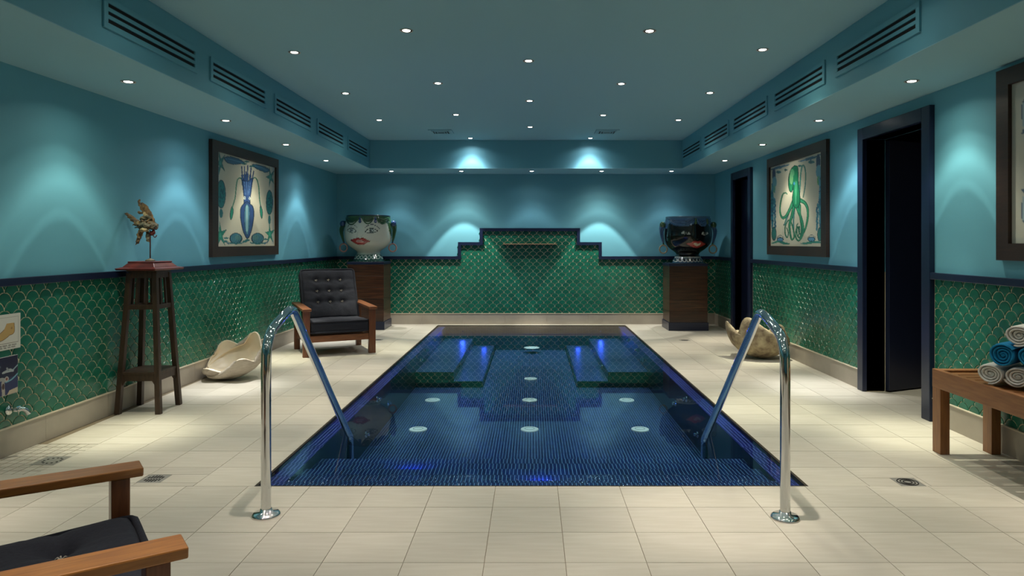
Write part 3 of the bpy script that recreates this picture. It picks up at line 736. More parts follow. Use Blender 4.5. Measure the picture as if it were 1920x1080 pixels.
for cx_, s_ in ((280, 1), (448, -1)):
    cs.ell(cx_, 862, 50, 44, INK); cs.ell(cx_, 860, 42, 36, (.06, .20, .26)); cs.ell(cx_ + 15 * s_, 855, 22, 20, (.10, .24, .24)); [cs.stroke([(cx_ - 35 + 14 * k, 835), (cx_ - 40 + 14 * k, 862), (cx_ - 32 + 14 * k, 888)], 3, INK) for k in range(6)]
    cs.stroke([(cx_ - 60 * s_, 895), (cx_, 902), (cx_ + 55 * s_, 895)], 10, TEAL); cs.stroke([(cx_ - 85 * s_, 880), (cx_ - 55 * s_, 905)], 8, (.03, .12, .22))
for x, y in ((205, 858), (200, 885), (508, 868), (370, 875), (350, 885)): cs.ell(x, y, 20, 7, TEAL)
for p_, g in (([(330, 405), (312, 388), (292, 405), (283, 455), (275, 540), (258, 600), (248, 640)], 0), ([(408, 400), (428, 386), (446, 410), (458, 470), (464, 560), (472, 610)], 0)):
    cs.stroke(p_, 9, (.008, .08, .07)); cs.stroke(p_, 4, (.03, .30, .18))
outl(cs, [(248, 612), (260, 640), (256, 680), (243, 716), (235, 690), (238, 650)], (.03, .26, .16)); outl(cs, [(470, 600), (483, 635), (487, 670), (481, 706), (471, 680), (466, 640)], (.03, .26, .16))
for a0, a1 in (((334, 440), (325, 300)), ((348, 430), (346, 300)), ((368, 430), (372, 292)), ((385, 430), (398, 312)), ((398, 450), (418, 338)), ((360, 420), (359, 340))):
    cs.stroke([a0, ((a0[0] + a1[0]) / 2, (a0[1] + a1[1]) / 2), a1], [19, 10, 3], INK, 1, False); cs.stroke([a0, ((a0[0] + a1[0]) / 2, (a0[1] + a1[1]) / 2), a1], [13, 6, 1], (.04, .085, .26), 1, False)
SQ = (.035, .075, .22)
outl(cs, [(328, 405), (336, 480), (342, 540), (346, 595), (386, 595), (392, 540), (402, 470), (408, 395), (370, 415)], SQ)
for x in (345, 362, 378, 392): cs.stroke([(x, 420), (365 + (x - 365) * .6, 520)], 4, (.14, .28, .55))
cs.ell(348, 545, 8, 13, (.6, .7, .7)); cs.ell(386, 548, 7, 12, (.6, .7, .7)); cs.ell(348, 545, 3, 6, INK); cs.ell(386, 548, 3, 6, INK)
outl(cs, [(366, 572), (340, 592), (318, 625), (316, 690), (328, 770), (348, 832), (370, 862), (392, 825), (411, 750), (420, 670), (412, 615), (390, 592)], SQ, INK, 7)
outl(cs, [(366, 590), (350, 620), (346, 700), (352, 790), (369, 835), (382, 780), (386, 700), (384, 620)], (.10, .25, .36), INK, 4); cs.stroke([(365, 610), (365, 800)], [14, 4], (.30, .50, .52))
picture('framed_squid_painting', -1, cs, PY_N, PY_F, 'dark wood framed painting of a blue squid, left wall')
# --- octopus
co = art_canvas(1, 1420, 240, 4.156, 2.686, PY_N + .115, PY_F - .065, PZB + .095, PZT - .095, 1, 1)
co.stroke([(100, 322), (140, 312), (190, 300), (245, 284)], [10, 20, 4], (.03, .12, .20)); co.stroke([(320, 262), (380, 246), (440, 230), (500, 206)], [4, 24, 6], (.03, .12, .20)); co.stroke([(340, 258), (400, 246), (480, 222)], 4, LBL)
for x, y, r in ((160, 343, 20), (218, 327, 14), (425, 265, 26), (330, 295, 16)): co.ell(x, y, r, r * .5, TEAL); co.stroke([(x - 5, y - 10), (x - 5, y + 10)], 4, INK)
for (x, y0, s_) in ((122, 345, 1), (480, 245, 1.25)):
    co.ell(x, y0 + 20, 14 * s_, 50 * s_, (.02, .04, .10)); co.ell(x + 4, y0 + 75 * s_, 18 * s_, 42 * s_, (.12, .30, .38)); co.ell(x + 2, y0 + 130 * s_, 9 * s_, 30 * s_, (.12, .34, .12)); co.stroke([(x, y0 + 100), (x + 8, y0 + 160 * s_)], 5, LBL)
for X_, y0, y1 in ((108, 440, 780), (497, 380, 790)):
    for k in range(26):
        y = y0 + (y1 - y0) * k / 25; w_ = 12 * math.sin(PI * (k + 1) / 27) + 4; co.ell(X_ + random.uniform(-3, 3), y, w_, 11, random.choice([(.02, .12, .20), (.03, .2, .26), (.06, .26, .36)]))
for X_, y0, y1 in ((130, 560, 780), (472, 600, 790)):
    for k in range(16): co.ell(X_ + random.uniform(-5, 5), y0 + (y1 - y0) * k / 15, 7, 12, random.choice([(.02, .10, .18), (.04, .2, .26)]))
for x, y in ((122, 825), (492, 830)): co.ell(x, y, 20, 55, INK); co.ell(x, y, 15, 46, (.03, .20, .17)); co.stroke([(x, y - 40), (x, y + 40)], 3, INK)
co.stroke([(105, 900), (160, 885), (210, 900), (248, 902)], [10, 22, 5], (.03, .22, .16)); co.stroke([(510, 895), (450, 888), (390, 898), (338, 902)], [10, 22, 5], (.03, .22, .16))
for x, y, r in ((172, 868, 28), (425, 866, 32)):
    co.ell(x, y, r, r * .62, INK); co.ell(x, y + 2, r * .8, r * .45, (.10, .26, .42)); co.stroke([(x - r, y - 12), (x, y - 32), (x + r, y - 14)], 4, INK); co.stroke([(x - 5, y + 10), (x + 20, y + 25)], 5, TEAL)
def arm(pts, w, c1=(.015, .19, .085), c0=(.004, .05, .035)):
    co.stroke(pts, [v + 5 for v in w], c0); co.stroke(pts, w, c1); co.stroke([(a - 1, b) for a, b in pts], [v * .3 for v in w], (.06, .32, .17))
arm([(322, 540), (332, 450), (338, 360), (350, 298), (368, 300), (378, 360), (374, 450), (358, 540)], [16, 9, 8, 6, 4], (.08, .28, .30))
arm([(290, 600), (282, 680), (280, 760), (284, 840)], [14, 8, 4], (.08, .26, .30)); arm([(255, 620), (225, 700), (208, 750), (200, 755)], [14, 8, 4], (.08, .26, .30))
arm([(282, 560), (255, 625), (220, 685), (190, 700), (172, 660), (174, 590), (192, 520), (212, 505), (228, 514)], [26, 18, 10, 7, 4])
arm([(288, 590), (268, 680), (248, 750), (252, 820), (265, 868), (285, 850), (280, 800), (262, 740), (240, 720), (215, 760), (212, 820), (228, 855), (238, 820), (226, 780)], [24, 14, 9, 7, 5, 4])
arm([(325, 560), (372, 585), (395, 640), (392, 720), (370, 800), (345, 832), (325, 815), (318, 780), (330, 770)], [30, 18, 10, 6, 4])
arm([(305, 600), (325, 660), (352, 740), (358, 810), (340, 860), (318, 878), (298, 850), (300, 800), (318, 770), (330, 800), (318, 840)], [28, 18, 11, 8, 5, 4])
arm([(330, 600), (335, 700), (345, 780), (335, 850), (312, 840), (305, 770), (315, 745)], [16, 11, 8, 5, 4])
outl(co, [(288, 293), (262, 318), (245, 365), (238, 430), (248, 488), (266, 494), (276, 455), (280, 430), (276, 500), (270, 560), (278, 600), (300, 625), (326, 600), (332, 545), (326, 480), (320, 420), (318, 350), (312, 302)], (.015, .19, .085), (.004, .05, .035), 7)
co.ell(262, 390, 14, 50, (.20, .48, .22), .8); co.ell(268, 350, 18, 32, (.12, .38, .20), .7); co.stroke([(300, 420), (298, 590)], [14, 6], (.08, .40, .22), .8); co.ell(285, 432, 7, 12, (.05, .25, .45)); co.ell(296, 320, 18, 16, (.01, .12, .06), .6)
picture('framed_octopus_painting', 1, co, PY_N, PY_F, 'dark wood framed painting of a green octopus, right wall')
# --- third picture, cut by the frame of the photograph
c3 = Canvas(170, 110, (.40, .40, .34), 0, 0, 1.6, .95)
c3.poly([(.0, 0), (1.6, 0), (1.6, .95), (0, .95)], (.44, .45, .40)); c3.poly([(.035, .03), (1.565, .03), (1.565, .92), (.035, .92)], (.47, .46, .39))
def sardine(cx_, cy_, dx, dy):
    L_ = math.hypot(dx, dy); nx_, ny_ = -dy / L_, dx / L_
    P = [(cx_ - dx, cy_ - dy), (cx_ - dx * .6 + nx_ * .016, cy_ - dy * .6 + ny_ * .016), (cx_ + nx_ * .022, cy_ + ny_ * .022), (cx_ + dx * .8, cy_ + dy * .8), (cx_ + dx * 1.1 + nx_ * .025, cy_ + dy * 1.1 + ny_ * .025), (cx_ + dx * 1.1 - nx_ * .025, cy_ + dy * 1.1 - ny_ * .025), (cx_ + dx * .8, cy_ + dy * .8), (cx_ - nx_ * .022, cy_ - ny_ * .022), (cx_ - dx * .6 - nx_ * .016, cy_ - dy * .6 - ny_ * .016)]
    c3.poly(P, (.06, .10, .16)); c3.stroke([(cx_ - dx * .7, cy_ - dy * .7), (cx_ + dx * .6, cy_ + dy * .6)], .012, (.30, .38, .42))
sardine(.10, .20, 0, .10); sardine(.10, .74, 0, -.10); sardine(.26, .085, -.11, 0); sardine(.26, .86, -.11, 0); sardine(.6, .085, -.11, 0); sardine(.6, .86, -.11, 0); sardine(.95, .085, -.11, 0); sardine(.95, .86, -.11, 0); sardine(1.3, .085, -.11, 0); sardine(1.3, .86, -.11, 0); sardine(1.5, .20, 0, .10); sardine(1.5, .74, 0, -.10)
for k in range(3): sardine(.8, .35 + .13 * k, -.35, 0)
picture('framed_fish_print', 1, c3, 2.28, 3.95, 'dark framed pale print bordered with small fish, above the bench', 1.10, 2.18, (.10, .10))

# ------------------------------------------------------------ plinths and head pots
def plinth(x, y, z, w, d, label):
    t = thing('plinth', label, 'plinth', (x, y, 0))
    B().box(-w / 2 - .012, w / 2 + .012, -d / 2 - .012, d / 2 + .012, 0, .112).build('plinth_base', M['navy'], t, .003)
    n = 5; hh = (z - .035 - .112) / n
    for i in range(n):
        B().box(-w / 2, w / 2, -d / 2, d / 2, .112 + hh * i + .0012, .112 + hh * (i + 1) - .0012).build('veneer_band', M['rose'], t, .0015, None)
    B().box(-w / 2 + .004, w / 2 - .004, -d / 2 + .004, d / 2 - .004, .112, z - .03).build('plinth_core', M['rose'], t)
    B().box(-w / 2 - .006, w / 2 + .006, -d / 2 - .006, d / 2 + .006, z - .035, z).build('plinth_top', M['navy'], t, .003)
plinth(-2.285, 9.69, .935, .50, .46, 'tall dark rosewood plinth under the white head pot, behind the armchair')
plinth(2.135, 9.60, .915, .52, .46, 'tall dark rosewood plinth under the black head pot, right side')
PXM = .00755
prof = [(.0, 0), (.205, 0), (.21, .012), (.205, .03), (.19, .06), (.168, .10), (.158, .118), (.160, .135), (.178, .155), (.235, .195), (.285, .24), (.318, .295), (.330, .36), (.330, .42), (.322, .50), (.310, .58), (.303, .625), (.303, .642), (.290, .645), (.283, .62), (.288, .56), (.29, .5)]
def head_pot(x, y, z, cv, cxp, basep, label, draw, side_mat, knobm, hoopm, cxs):
    t = thing('head_pot', label, 'planter', (x, y, z))
    P2 = [(v.x, v.y) for v in smooth_path([(a, b, 0) for a, b in prof], 6)]
    n = 260; v = []; zz = []
    b = B()
    vs = [(max(r, .0005) * math.cos(2 * PI * k / n), max(r, .0005) * math.sin(2 * PI * k / n), h) for r, h in P2 for k in range(n)]
    K = len(P2); b.add(vs, [(i * n + k, i * n + (k + 1) % n, (i + 1) * n + (k + 1) % n, (i + 1) * n + k) for i in range(K - 1) for k in range(n)], 0, True)
    me = b.mesh('pot_body', M['glaze'])
    V = np.array(vs); sc_ = 10.28 / PXM
    ux = cxp + V[:, 0] * sc_; uy = basep - V[:, 2] * sc_
    ix = np.clip(((ux - cv.X[0, 0]) / (cv.X[0, -1] - cv.X[0, 0]) * (cv.w - 1)).round().astype(int), 0, cv.w - 1)
    iy = np.clip(((uy - cv.Y[0, 0]) / (cv.Y[-1, 0] - cv.Y[0, 0]) * (cv.h - 1)).round().astype(int), 0, cv.h - 1)
    colr = cv.a[iy, ix]; back = V[:, 1] > .02
    plain = cv.back(V) if hasattr(cv, 'back') else cv.a[iy, 0 * ix + 5]
    colr[back] = plain[back]
    at = me.color_attributes.new('paint', 'FLOAT_COLOR', 'POINT'); at.data.foreach_set('color', np.concatenate([colr, np.ones((len(V), 1))], 1).ravel().astype('f'))
    link('pot_body', me, t)
    for s in (-1, 1):
        hx = s * .355
        b = B(); b.tube(smooth_path([(s * .315, 0, .56), (s * .36, -.01, .52), (s * .372, -.015, .44), (s * .365, -.015, .36), (s * .34, -.015, .27)], 5), [.02, .03, .045, .05, .05, .048, .044, .04, .04, .036, .034, .03, .026, .024, .022, .02, .02, .018, .016, .014, .012], 12, 0, False, .7)
        for q in (-.02, .02): b.tube(smooth_path([(s * .33 + q, -.03, .54), (s * .372 + q * .8, -.045, .44), (s * .345, -.03, .28)], 5), .012, 8)
        b.build('side_tress', side_mat, t)
        B().sphere((s * .355, -.03, .53), (.042, .035, .045), 14).build('tress_knot', knobm, t)
        b = B(); hz = .205; b.tube([(hx - s * .01 + .052 * math.cos(2 * PI * k / 28), -.03, hz - .012 + .055 * math.sin(2 * PI * k / 28)) for k in range(28)], .0095, 10, 0, True)
        for k in range(22): a = 2 * PI * k / 22; b.sphere((hx - s * .01 + .055 * math.cos(a), -.034, hz - .012 + .058 * math.sin(a)), .0085, 6)
        b.build('hoop_earring', hoopm, t)
        B().sphere((hx - s * .012, -.025, .262), (.014, .014, .022), 10).build('earring_drop', knobm, t)
    for u0, u1, dz in draw:   # raised swags under the rim
        for k in range(3):
            pts = []
            for i in range(13):
                s_ = i / 12; u = (u0 + (u1 - u0) * s_ - cxp) / sc_; sag = 4 * s_ * (1 - s_); hz = .625 - (dz * (.35 + .33 * k)) * sag - .012
                rr = .318 if hz > .5 else .328; r_at = np.interp(hz, [p[1] for p in prof[8:17]], [p[0] for p in prof[8:17]])
                u = max(-r_at * .97, min(r_at * .97, u)); pts.append((u, -math.sqrt(r_at ** 2 - u * u), hz))
            B().tube(pts, .0085, 8).build('drape_fold', side_mat, t)
    for u in cxs:
        U = (u - cxp) / sc_; b = B(); yy = -math.sqrt(.31 ** 2 - U * U)
        for k, (dz, r) in enumerate(((.60, .014), (.578, .017), (.552, .021))): b.sphere((U, yy - .008, dz), (r, .012, r), 10)
        b.build('jewel', knobm, t)
    return t
def face_canvas(bg): return Canvas(300, 270, bg, 0, 0, 1337, 1100)
SK = (.56, .57, .47)
cw = face_canvas(SK); GR = (.035, .10, .04); GRD = (.008, .035, .014)
cw.poly([(0, 60), (1337, 60), (1337, 150), (1060, 230), (980, 250), (900, 240), (840, 150), (800, 190), (720, 220), (640, 200), (590, 140), (540, 190), (440, 232), (330, 235), (250, 200), (215, 300), (180, 520), (0, 520)], GR)
cw.poly([(1020, 200), (1100, 200), (1337, 200), (1337, 560), (1090, 560), (1060, 380)], GR)
for k in range(4):
    cw.stroke([(235, 120 + 10 * k), (320, 150 + 27 * k), (440, 152 + 25 * k), (550, 120 + 12 * k)], 7, GRD); cw.stroke([(600, 115 + 10 * k), (700, 140 + 25 * k), (790, 130 + 20 * k), (830, 115)], 7, GRD); cw.stroke([(880, 120 + 12 * k), (950, 140 + 30 * k), (1040, 125 + 20 * k)], 7, GRD)
cw.poly([(0, 0), (1337, 0), (1337, 108), (0, 108)], (.01, .02, .05))
cw.stroke([(300, 322), (345, 282), (400, 264), (460, 275), (522, 322)], [8, 15, 8], INK); cw.stroke([(678, 320), (740, 280), (800, 268), (860, 290), (928, 348)], [8, 15, 8], INK)
for E, ic, r in (([(308, 378), (350, 345), (400, 330), (455, 345), (505, 398), (450, 415), (380, 412)], (405, 374), 40), ([(675, 408), (715, 365), (775, 340), (835, 350), (890, 382), (840, 412), (750, 424)], (785, 384), 42)):
    cw.poly(smooth2(E + [E[0]]), (.62, .64, .56)); cw.ell(*ic, r, r * .9, (.10, .13, .12)); cw.ell(*ic, r * .75, r * .66, (.25, .30, .28)); cw.ell(*ic, r * .4, r * .38, (.01, .01, .01)); cw.ell(ic[0] + 14, ic[1] - 10, 8, 8, (.9, .9, .9)); cw.stroke(E + [E[0]], 10, (.015, .03, .03))
    cw.stroke(E[:5], 15, (.015, .025, .025))
cw.stroke([(540, 400), (525, 470), (520, 490), (560, 500), (600, 492), (640, 480), (625, 455)], 6, (.36, .38, .32)); cw.stroke([(240, 440), (300, 430), (420, 450)], 4, (.42, .44, .38))
outl(cw, [(375, 560), (430, 545), (490, 525), (545, 518), (580, 534), (620, 518), (670, 535), (710, 560), (755, 580), (700, 605), (650, 632), (590, 646), (520, 638), (450, 605)], (.36, .045, .04), (.16, .02, .02), 8)
cw.poly(smooth2([(490, 572), (545, 556), (600, 560), (650, 574), (610, 600), (540, 602), (490, 572)]), (.62, .40, .36)); cw.stroke([(400, 565), (490, 572), (580, 578), (660, 575), (730, 580)], 5, (.14, .015, .02))
cw.stroke([(540, 660), (590, 668), (630, 660)], 5, (.42, .40, .33))
cw.poly([(0, 838), (1337, 838), (1337, 1100), (0, 1100)], (.015, .065, .05)); cw.poly([(0, 812), (1337, 812), (1337, 838), (0, 838)], (.32, .40, .34))
for k in range(9): x_ = 345 + 72 * k; cw.ell(x_, 882, 32, 36, (.42, .52, .46)); cw.ell(x_, 882, 22, 26, (.02, .09, .07))
for x_ in (400, 470, 540, 610, 680, 760, 820): cw.ell(x_, 955, 9, 6, (.3, .4, .35))
cw.back = lambda V: np.where(V[:, 2:3] > .42, np.array([GR]), np.where(V[:, 2:3] < .10, np.array([(.015, .065, .05)]), np.array([SK])))
head_pot(-2.30, 9.70, .936, cw, 635, 966, 'white ceramic head-shaped pot with painted face, green hair and hoop earrings', [(235, 560, .10), (610, 830, .09), (885, 1035, .09)], mat('green hair glaze', (.022, .075, .028), .25, coat=.3), mat('blue knot glaze', (.015, .05, .14), .2, coat=.5), mat('pink bead glaze', (.40, .20, .16), .3, coat=.4), (575, 850))
ck = face_canvas((.004, .005, .004)); BL = (.05, .13, .26); BLD = (.015, .04, .09)
ck.poly([(0, 0), (1337, 0), (1337, 290), (1060, 270), (1000, 298), (940, 240), (900, 292), (830, 298), (750, 262), (705, 200), (660, 262), (560, 296), (440, 300), (340, 282), (260, 232), (235, 330), (0, 330)], BL)
for k in range(4):
    ck.stroke([(250, 165 + 10 * k), (350, 190 + 30 * k), (500, 190 + 30 * k), (680, 160 + 10 * k)], 8, BLD if k % 2 else (.10, .22, .36)); ck.stroke([(735, 165 + 12 * k), (820, 190 + 28 * k), (930, 155 + 14 * k)], 8, BLD if k % 2 else (.10, .22, .36)); ck.stroke([(960, 160 + 14 * k), (1060, 180 + 22 * k)], 8, BLD)
ck.poly([(0, 0), (1337, 0), (1337, 150), (0, 150)], (.07, .15, .24))
for E, ic in (([(435, 425), (480, 390), (540, 395), (610, 442), (540, 452), (470, 440)], (525, 420)), ([(812, 440), (850, 402), (910, 402), (960, 432), (910, 455), (850, 460)], (888, 428))):
    ck.poly(smooth2(E + [E[0]]), (.40, .44, .40)); ck.ell(*ic, 32, 30, (.02, .02, .02)); ck.ell(ic[0], ic[1], 14, 12, (.12, .14, .12))
ck.stroke([(590, 530), (640, 520), (700, 545), (760, 530)], 5, (.03, .03, .025))
outl(ck, [(525, 620), (610, 598), (680, 570), (735, 580), (790, 572), (850, 600), (908, 632), (840, 665), (760, 700), (690, 692), (610, 660)], (.38, .045, .04), (.14, .02, .02), 8)
ck.poly(smooth2([(665, 625), (700, 608), (750, 618), (805, 608), (800, 640), (745, 662), (695, 648), (665, 625)]), (.62, .55, .40))
ck.poly([(0, 868), (1337, 868), (1337, 1100), (0, 1100)], (.02, .055, .10)); ck.poly([(0, 862), (1337, 862), (1337, 880), (0, 880)], (.35, .40, .38))
for k in range(9): x_ = 400 + 67 * k; ck.ell(x_, 925, 30, 40, (.42, .46, .44)); ck.ell(x_, 918, 20, 32, (.005, .01, .02))
ck.back = lambda V: np.where(V[:, 2:3] > .48, np.array([BL]), np.where(V[:, 2:3] < .10, np.array([(.02, .055, .10)]), np.array([(.004, .005, .004)])))
head_pot(2.175, 9.60, .916, ck, 652, 987, 'black ceramic head-shaped pot with red lips, blue drape and hoop earrings', [(250, 690, .10), (730, 925, .10), (960, 1050, .08)], mat('blue drape glaze', (.035, .09, .19), .2, coat=.5), mat('green jewel glaze', (.03, .09, .035), .2, coat=.5), mat('straw bead glaze', (.30, .24, .14), .3, coat=.4), (705, 945))

# ------------------------------------------------------------ armchairs
def cushion_fn(w, d, h, tufts, top=True, seed=0, sag=.0):
    def fn(u, v):
        x = (u - .5) * w; y = (v - .5) * d
        ex = abs(2 * u - 1); ey = abs(2 * v - 1)
        edge = (max(0, 1 - ex ** 7)) ** .45 * (max(0, 1 - ey ** 7)) ** .45
        z = h * .30 + h * .22 * edge
        puff = 1.0
        for tx, ty in tufts:
            r2 = ((x - tx) ** 2 + (y - ty) ** 2); z -= h * .20 * math.exp(-r2 / (.0011)) ; z -= h * .10 * math.exp(-r2 / .006)
        if tufts:
            for ty in sorted(set(t[1] for t in tufts)): z -= h * .07 * math.exp(-((y - ty) / .018) ** 2) * edge
        z += .008 * mnoise.noise(Vector((x * 9 + seed, y * 9, 3))) * edge + .003 * mnoise.noise(Vector((x * 40 + seed, y * 30, 1))) * edge
        k = .985 + .015 * edge
        wob = .006 * mnoise.noise(Vector((x * 14, y * 14, seed)))
        return (x * k + wob, y * k + wob, z if top else -z * .9)
    return fn
def make_cushion(name, w, d, h, tufts, parent, mtx, seed):
    b = B(); b.grid(cushion_fn(w, d, h, tufts, True, seed), 44, 40); b2 = B().grid(cushion_fn(w, d, h, [], False, seed), 20, 18)
    o0 = len(b.v); b.v += b2.v; b.f += [tuple(i + o0 for i in reversed(f)) for f in b2.f]; b.mi += b2.mi; b.sm += b2.sm
    # boxed border
    R = []
    for k in range(4):
        pass
    c = .03
    ring = []
    for (sx, sy_) in ((1, 1), (-1, 1), (-1, -1), (1, -1)):
        for k in range(5):
            a = {(1, 1): 0, (-1, 1): PI / 2, (-1, -1): PI, (1, -1): 3 * PI / 2}[(sx, sy_)] + k * PI / 8
            ring.append((sx * (w / 2 - c) + c * math.cos(a), sy_ * (d / 2 - c) + c * math.sin(a)))
    full = []
    for i in range(len(ring)):
        p, q = ring[i], ring[(i + 1) % len(ring)]; n = max(1, int(math.dist(p, q) / .03))
        for k in range(n): full.append((p[0] + (q[0] - p[0]) * k / n, p[1] + (q[1] - p[1]) * k / n))
    lv = [(-.006, .31), (.004, .24), (.009, .10), (.003, .0), (.009, -.10), (.004, -.24), (-.006, -.31)]
    n = len(full); vs = []
    for off, zz in lv:
        for (x, y) in full:
            l = math.hypot(x, y); wv = .006 * mnoise.noise(Vector((x * 20, y * 20, zz * 9 + seed))); vs.append((x + x / l * (off + wv), y + y / l * (off + wv), zz * h))
    b.add(vs, [(i * n + (k + 1) % n, i * n + k, (i + 1) * n + k, (i + 1) * n + (k + 1) % n) for i in range(len(lv) - 1) for k in range(n)], 0, True)
    o = b.build(name, M['fabric'], parent); o.matrix_local = mtx
    for s in (1, -1):
        pts = [(x * 1.004, y * 1.004, s * h * .33 + .003 * mnoise.noise(Vector((x * 9, y * 9, seed)))) for x, y in full[::2]]
        B().tube(pts, .0105, 8, 0, True).build('piping', M['fabric'], o)
    tm = None
    for tx, ty in tufts:
        b = B()
        for k in range(5):
            a = k * 2.4; b.tube([(0, 0, 0), (.010 * math.cos(a), .010 * math.sin(a), .006), (.016 * math.cos(a + .4), .016 * math.sin(a + .4), .001)], .0018, 5)
        b.build('tuft', M['thread'], o, 0, (tx, ty, h * .27))
    return o
def armchair(loc, rz, label, am='wood_lit'):
    t = thing('armchair', label, 'armchair', loc, rz, 'wooden armchairs with dark cushions')
    # local: front -y ; arm fronts at y = 0
    for s in (-1, 1):
        x = s * .345
        b = B(); b.bar((x, 0, .494), (x, .78, .512), .092, .027); b.build('arm', M[am], t, .004)
        B().box(x - .036, x + .036, .035, .085, 0, .481).build('leg', M['woodx'], t, .003)
        b = B(); b.bar((x, .70, 0), (x, .70, .497), .06, .05); b.build('leg', M['woodx'], t, .003)
        b = B(); b.bar((x * .98, .08, .20), (x * .98, .70, .16), .025, .07); b.build('side_rail', M['wood'], t, .002)
        b = B(); b.bar((s * .27, .52, .20), (s * .27, .86, .86), .04, .03); b.build('back_post', M['woodx'], t, .002)
    B().box(-.31, .31, .045, .075, .150, .218).build('front_rail', M['wood'], t, .003)
    B().box(-.32, .32, .69, .715, .13, .20).build('back_rail', M['wood'], t, .003)
    for k in range(6): y = .12 + .095 * k; B().box(-.30, .30, y, y + .055, .192 - .035 * (y - .1), .206 - .035 * (y - .1)).build('seat_slat', M['wood'], t)
    for k in range(5):
        f = .18 + .18 * k; p = (0, .52 + .34 * f, .20 + .66 * f); b = B(); b.bar((-.255, p[1], p[2]), (.255, p[1], p[2]), .05, .014, up=(0, .66, -.34)); b.build('back_slat', M['wood'], t)
    mt = Matrix.Translation((0, .335, .292)) @ Matrix.Rotation(-.05, 4, 'X')
    make_cushion('seat_cushion', .595, .62, .165, [(-.14, -.12), (.14, -.12), (-.14, .14), (.14, .14)], t, mt, 3.1)
    a = math.atan2(.66, .34)
    mb = Matrix.Translation((0, .60, .62)) @ Matrix.Rotation(a, 4, 'X')
    # tufts: three by three
    tf = [(x, y) for x in (-.135, .0, .135) for y in (-.10, .035, .17)]
    mb = Matrix.Translation((0, .665, .60)) @ Matrix.Rotation(a, 4, 'X')
    make_cushion('back_cushion', .60, .60, .13, tf, t, mb, 8.4)
    return t
ang_far = math.radians(27)
armchair((-2.025, 7.30, 0), ang_far, 'wooden armchair with tufted charcoal cushions at the back left, before the plinth', 'wood')
fd = Vector((.8, .6)); ctr = Vector((-1.222 + .207, 2.155 - .276))
armchair((ctr.x, ctr.y, 0), math.atan2(.6, .8) + PI / 2, 'wooden armchair cut off at the lower left corner of the picture')

# ------------------------------------------------------------ plant stand with driftwood fish
st = thing('plant_stand', 'tall dark wooden plant stand with slatted top against the left wall', 'stand', (-2.755, 4.955, 0), math.radians(1))
HT = 1.005; wb_, wt_ = .142, .088
def corner(sx, sy_, z): k = wb_ + (wt_ - wb_) * z / HT; return Vector((sx * k, sy_ * k, z))
for sx in (-1, 1):
    for sy_ in (-1, 1):
        b = B(); a_, c_ = corner(sx, sy_, 0), corner(sx, sy_, HT - .02); b.bar(a_, c_, .036, .036, up=(0, 1, 0), taper=.92); b.build('leg', M['old'], st, .002)
def side_bars(z, h, name, wd=.02):
    for (a_, c_) in (((-1, -1), (1, -1)), ((1, -1), (1, 1)), ((1, 1), (-1, 1)), ((-1, 1), (-1, -1))):
        b = B(); b.bar(corner(*a_, z), corner(*c_, z), wd, h); b.build(name, M['old'], st, .0015)
side_bars(HT - .03, .05, 'top_rail'); side_bars(.745, .032, 'upper_rail')
for (a_, c_) in (((-1, -1), (1, -1)), ((1, -1), (1, 1)), ((1, 1), (-1, 1)), ((-1, 1), (-1, -1))):
    for f in (.32, .68):
        b = B(); p0 = corner(*a_, .745).lerp(corner(*c_, .745), f); p1 = corner(*a_, HT - .03).lerp(corner(*c_, HT - .03), f); b.bar(p0, p1, .014, .014, up=(0, 1, 0)); b.build('slat', M['old'], st)
zs = .275; k = wb_ + (wt_ - wb_) * zs / HT
B().box(-k - .012, k + .012, -k - .012, k + .012, zs, zs + .018).build('shelf', M['old'], st, .002)
for (a_, c_) in (((-1, -1), (1, -1)), ((1, -1), (1, 1)), ((1, 1), (-1, 1)), ((-1, 1), (-1, -1))):
    A, C_ = corner(*a_, zs), corner(*c_, zs); b = B(); d = (C_ - A); nrm = Vector((d.y, -d.x, 0)).normalized() * .009
    pr = [(0, 0), (1, 0), (1, -.10), (.86, -.045), (.14, -.045), (0, -.10)]
    P = [A + d * u + Vector((0, 0, z)) for u, z in pr]; n = len(P)
    b.add([p + nrm for p in P] + [p - nrm for p in P], [tuple(range(n)), tuple(range(2 * n - 1, n - 1, -1))] + [(i, i + n, (i + 1) % n + n, (i + 1) % n) for i in range(n)]); b.build('apron', M['old'], st)
B().box(-.105, .105, -.105, .105, HT - .012, HT).build('stand_top', M['old'], st, .002)
fs = thing('fish_sculpture', 'driftwood fish sculpture on a rod and dark red moulded base, atop the stand', 'sculpture', (-2.745, 4.95, HT + .0005), math.radians(-8))
b = B()
for (h0, h1, r0, r1) in ((0, .012, .152, .158), (.012, .022, .158, .125), (.022, .052, .125, .098), (.052, .062, .102, .100)):
    b.add([(sx * r0, sy_ * r0, h0) for sx, sy_ in ((-1, -1), (1, -1), (1, 1), (-1, 1))] + [(sx * r1, sy_ * r1, h1) for sx, sy_ in ((-1, -1), (1, -1), (1, 1), (-1, 1))], [(3, 2, 1, 0), (4, 5, 6, 7), (0, 1, 5, 4), (1, 2, 6, 5), (2, 3, 7, 6), (3, 0, 4, 7)])
b.build('moulded_base', M['redw'], fs, .003)
B().lathe([(.034, .062), (.03, .070), (.012, .078), (.006, .082)], 18).build('rod_collar', M['driftg'], fs)
B().tube([(0, 0, .07), (0, 0, .26), (-.001, 0, .285)], .0042, 10).build('rod', M['rod'], fs)
sc7 = 1 / 7.2 * 4.95 / F      # metres per crop pixel
def fp(u, v, y=0): return Vector(((u - 482) * sc7, y, (1003 - v) * sc7 + .0))
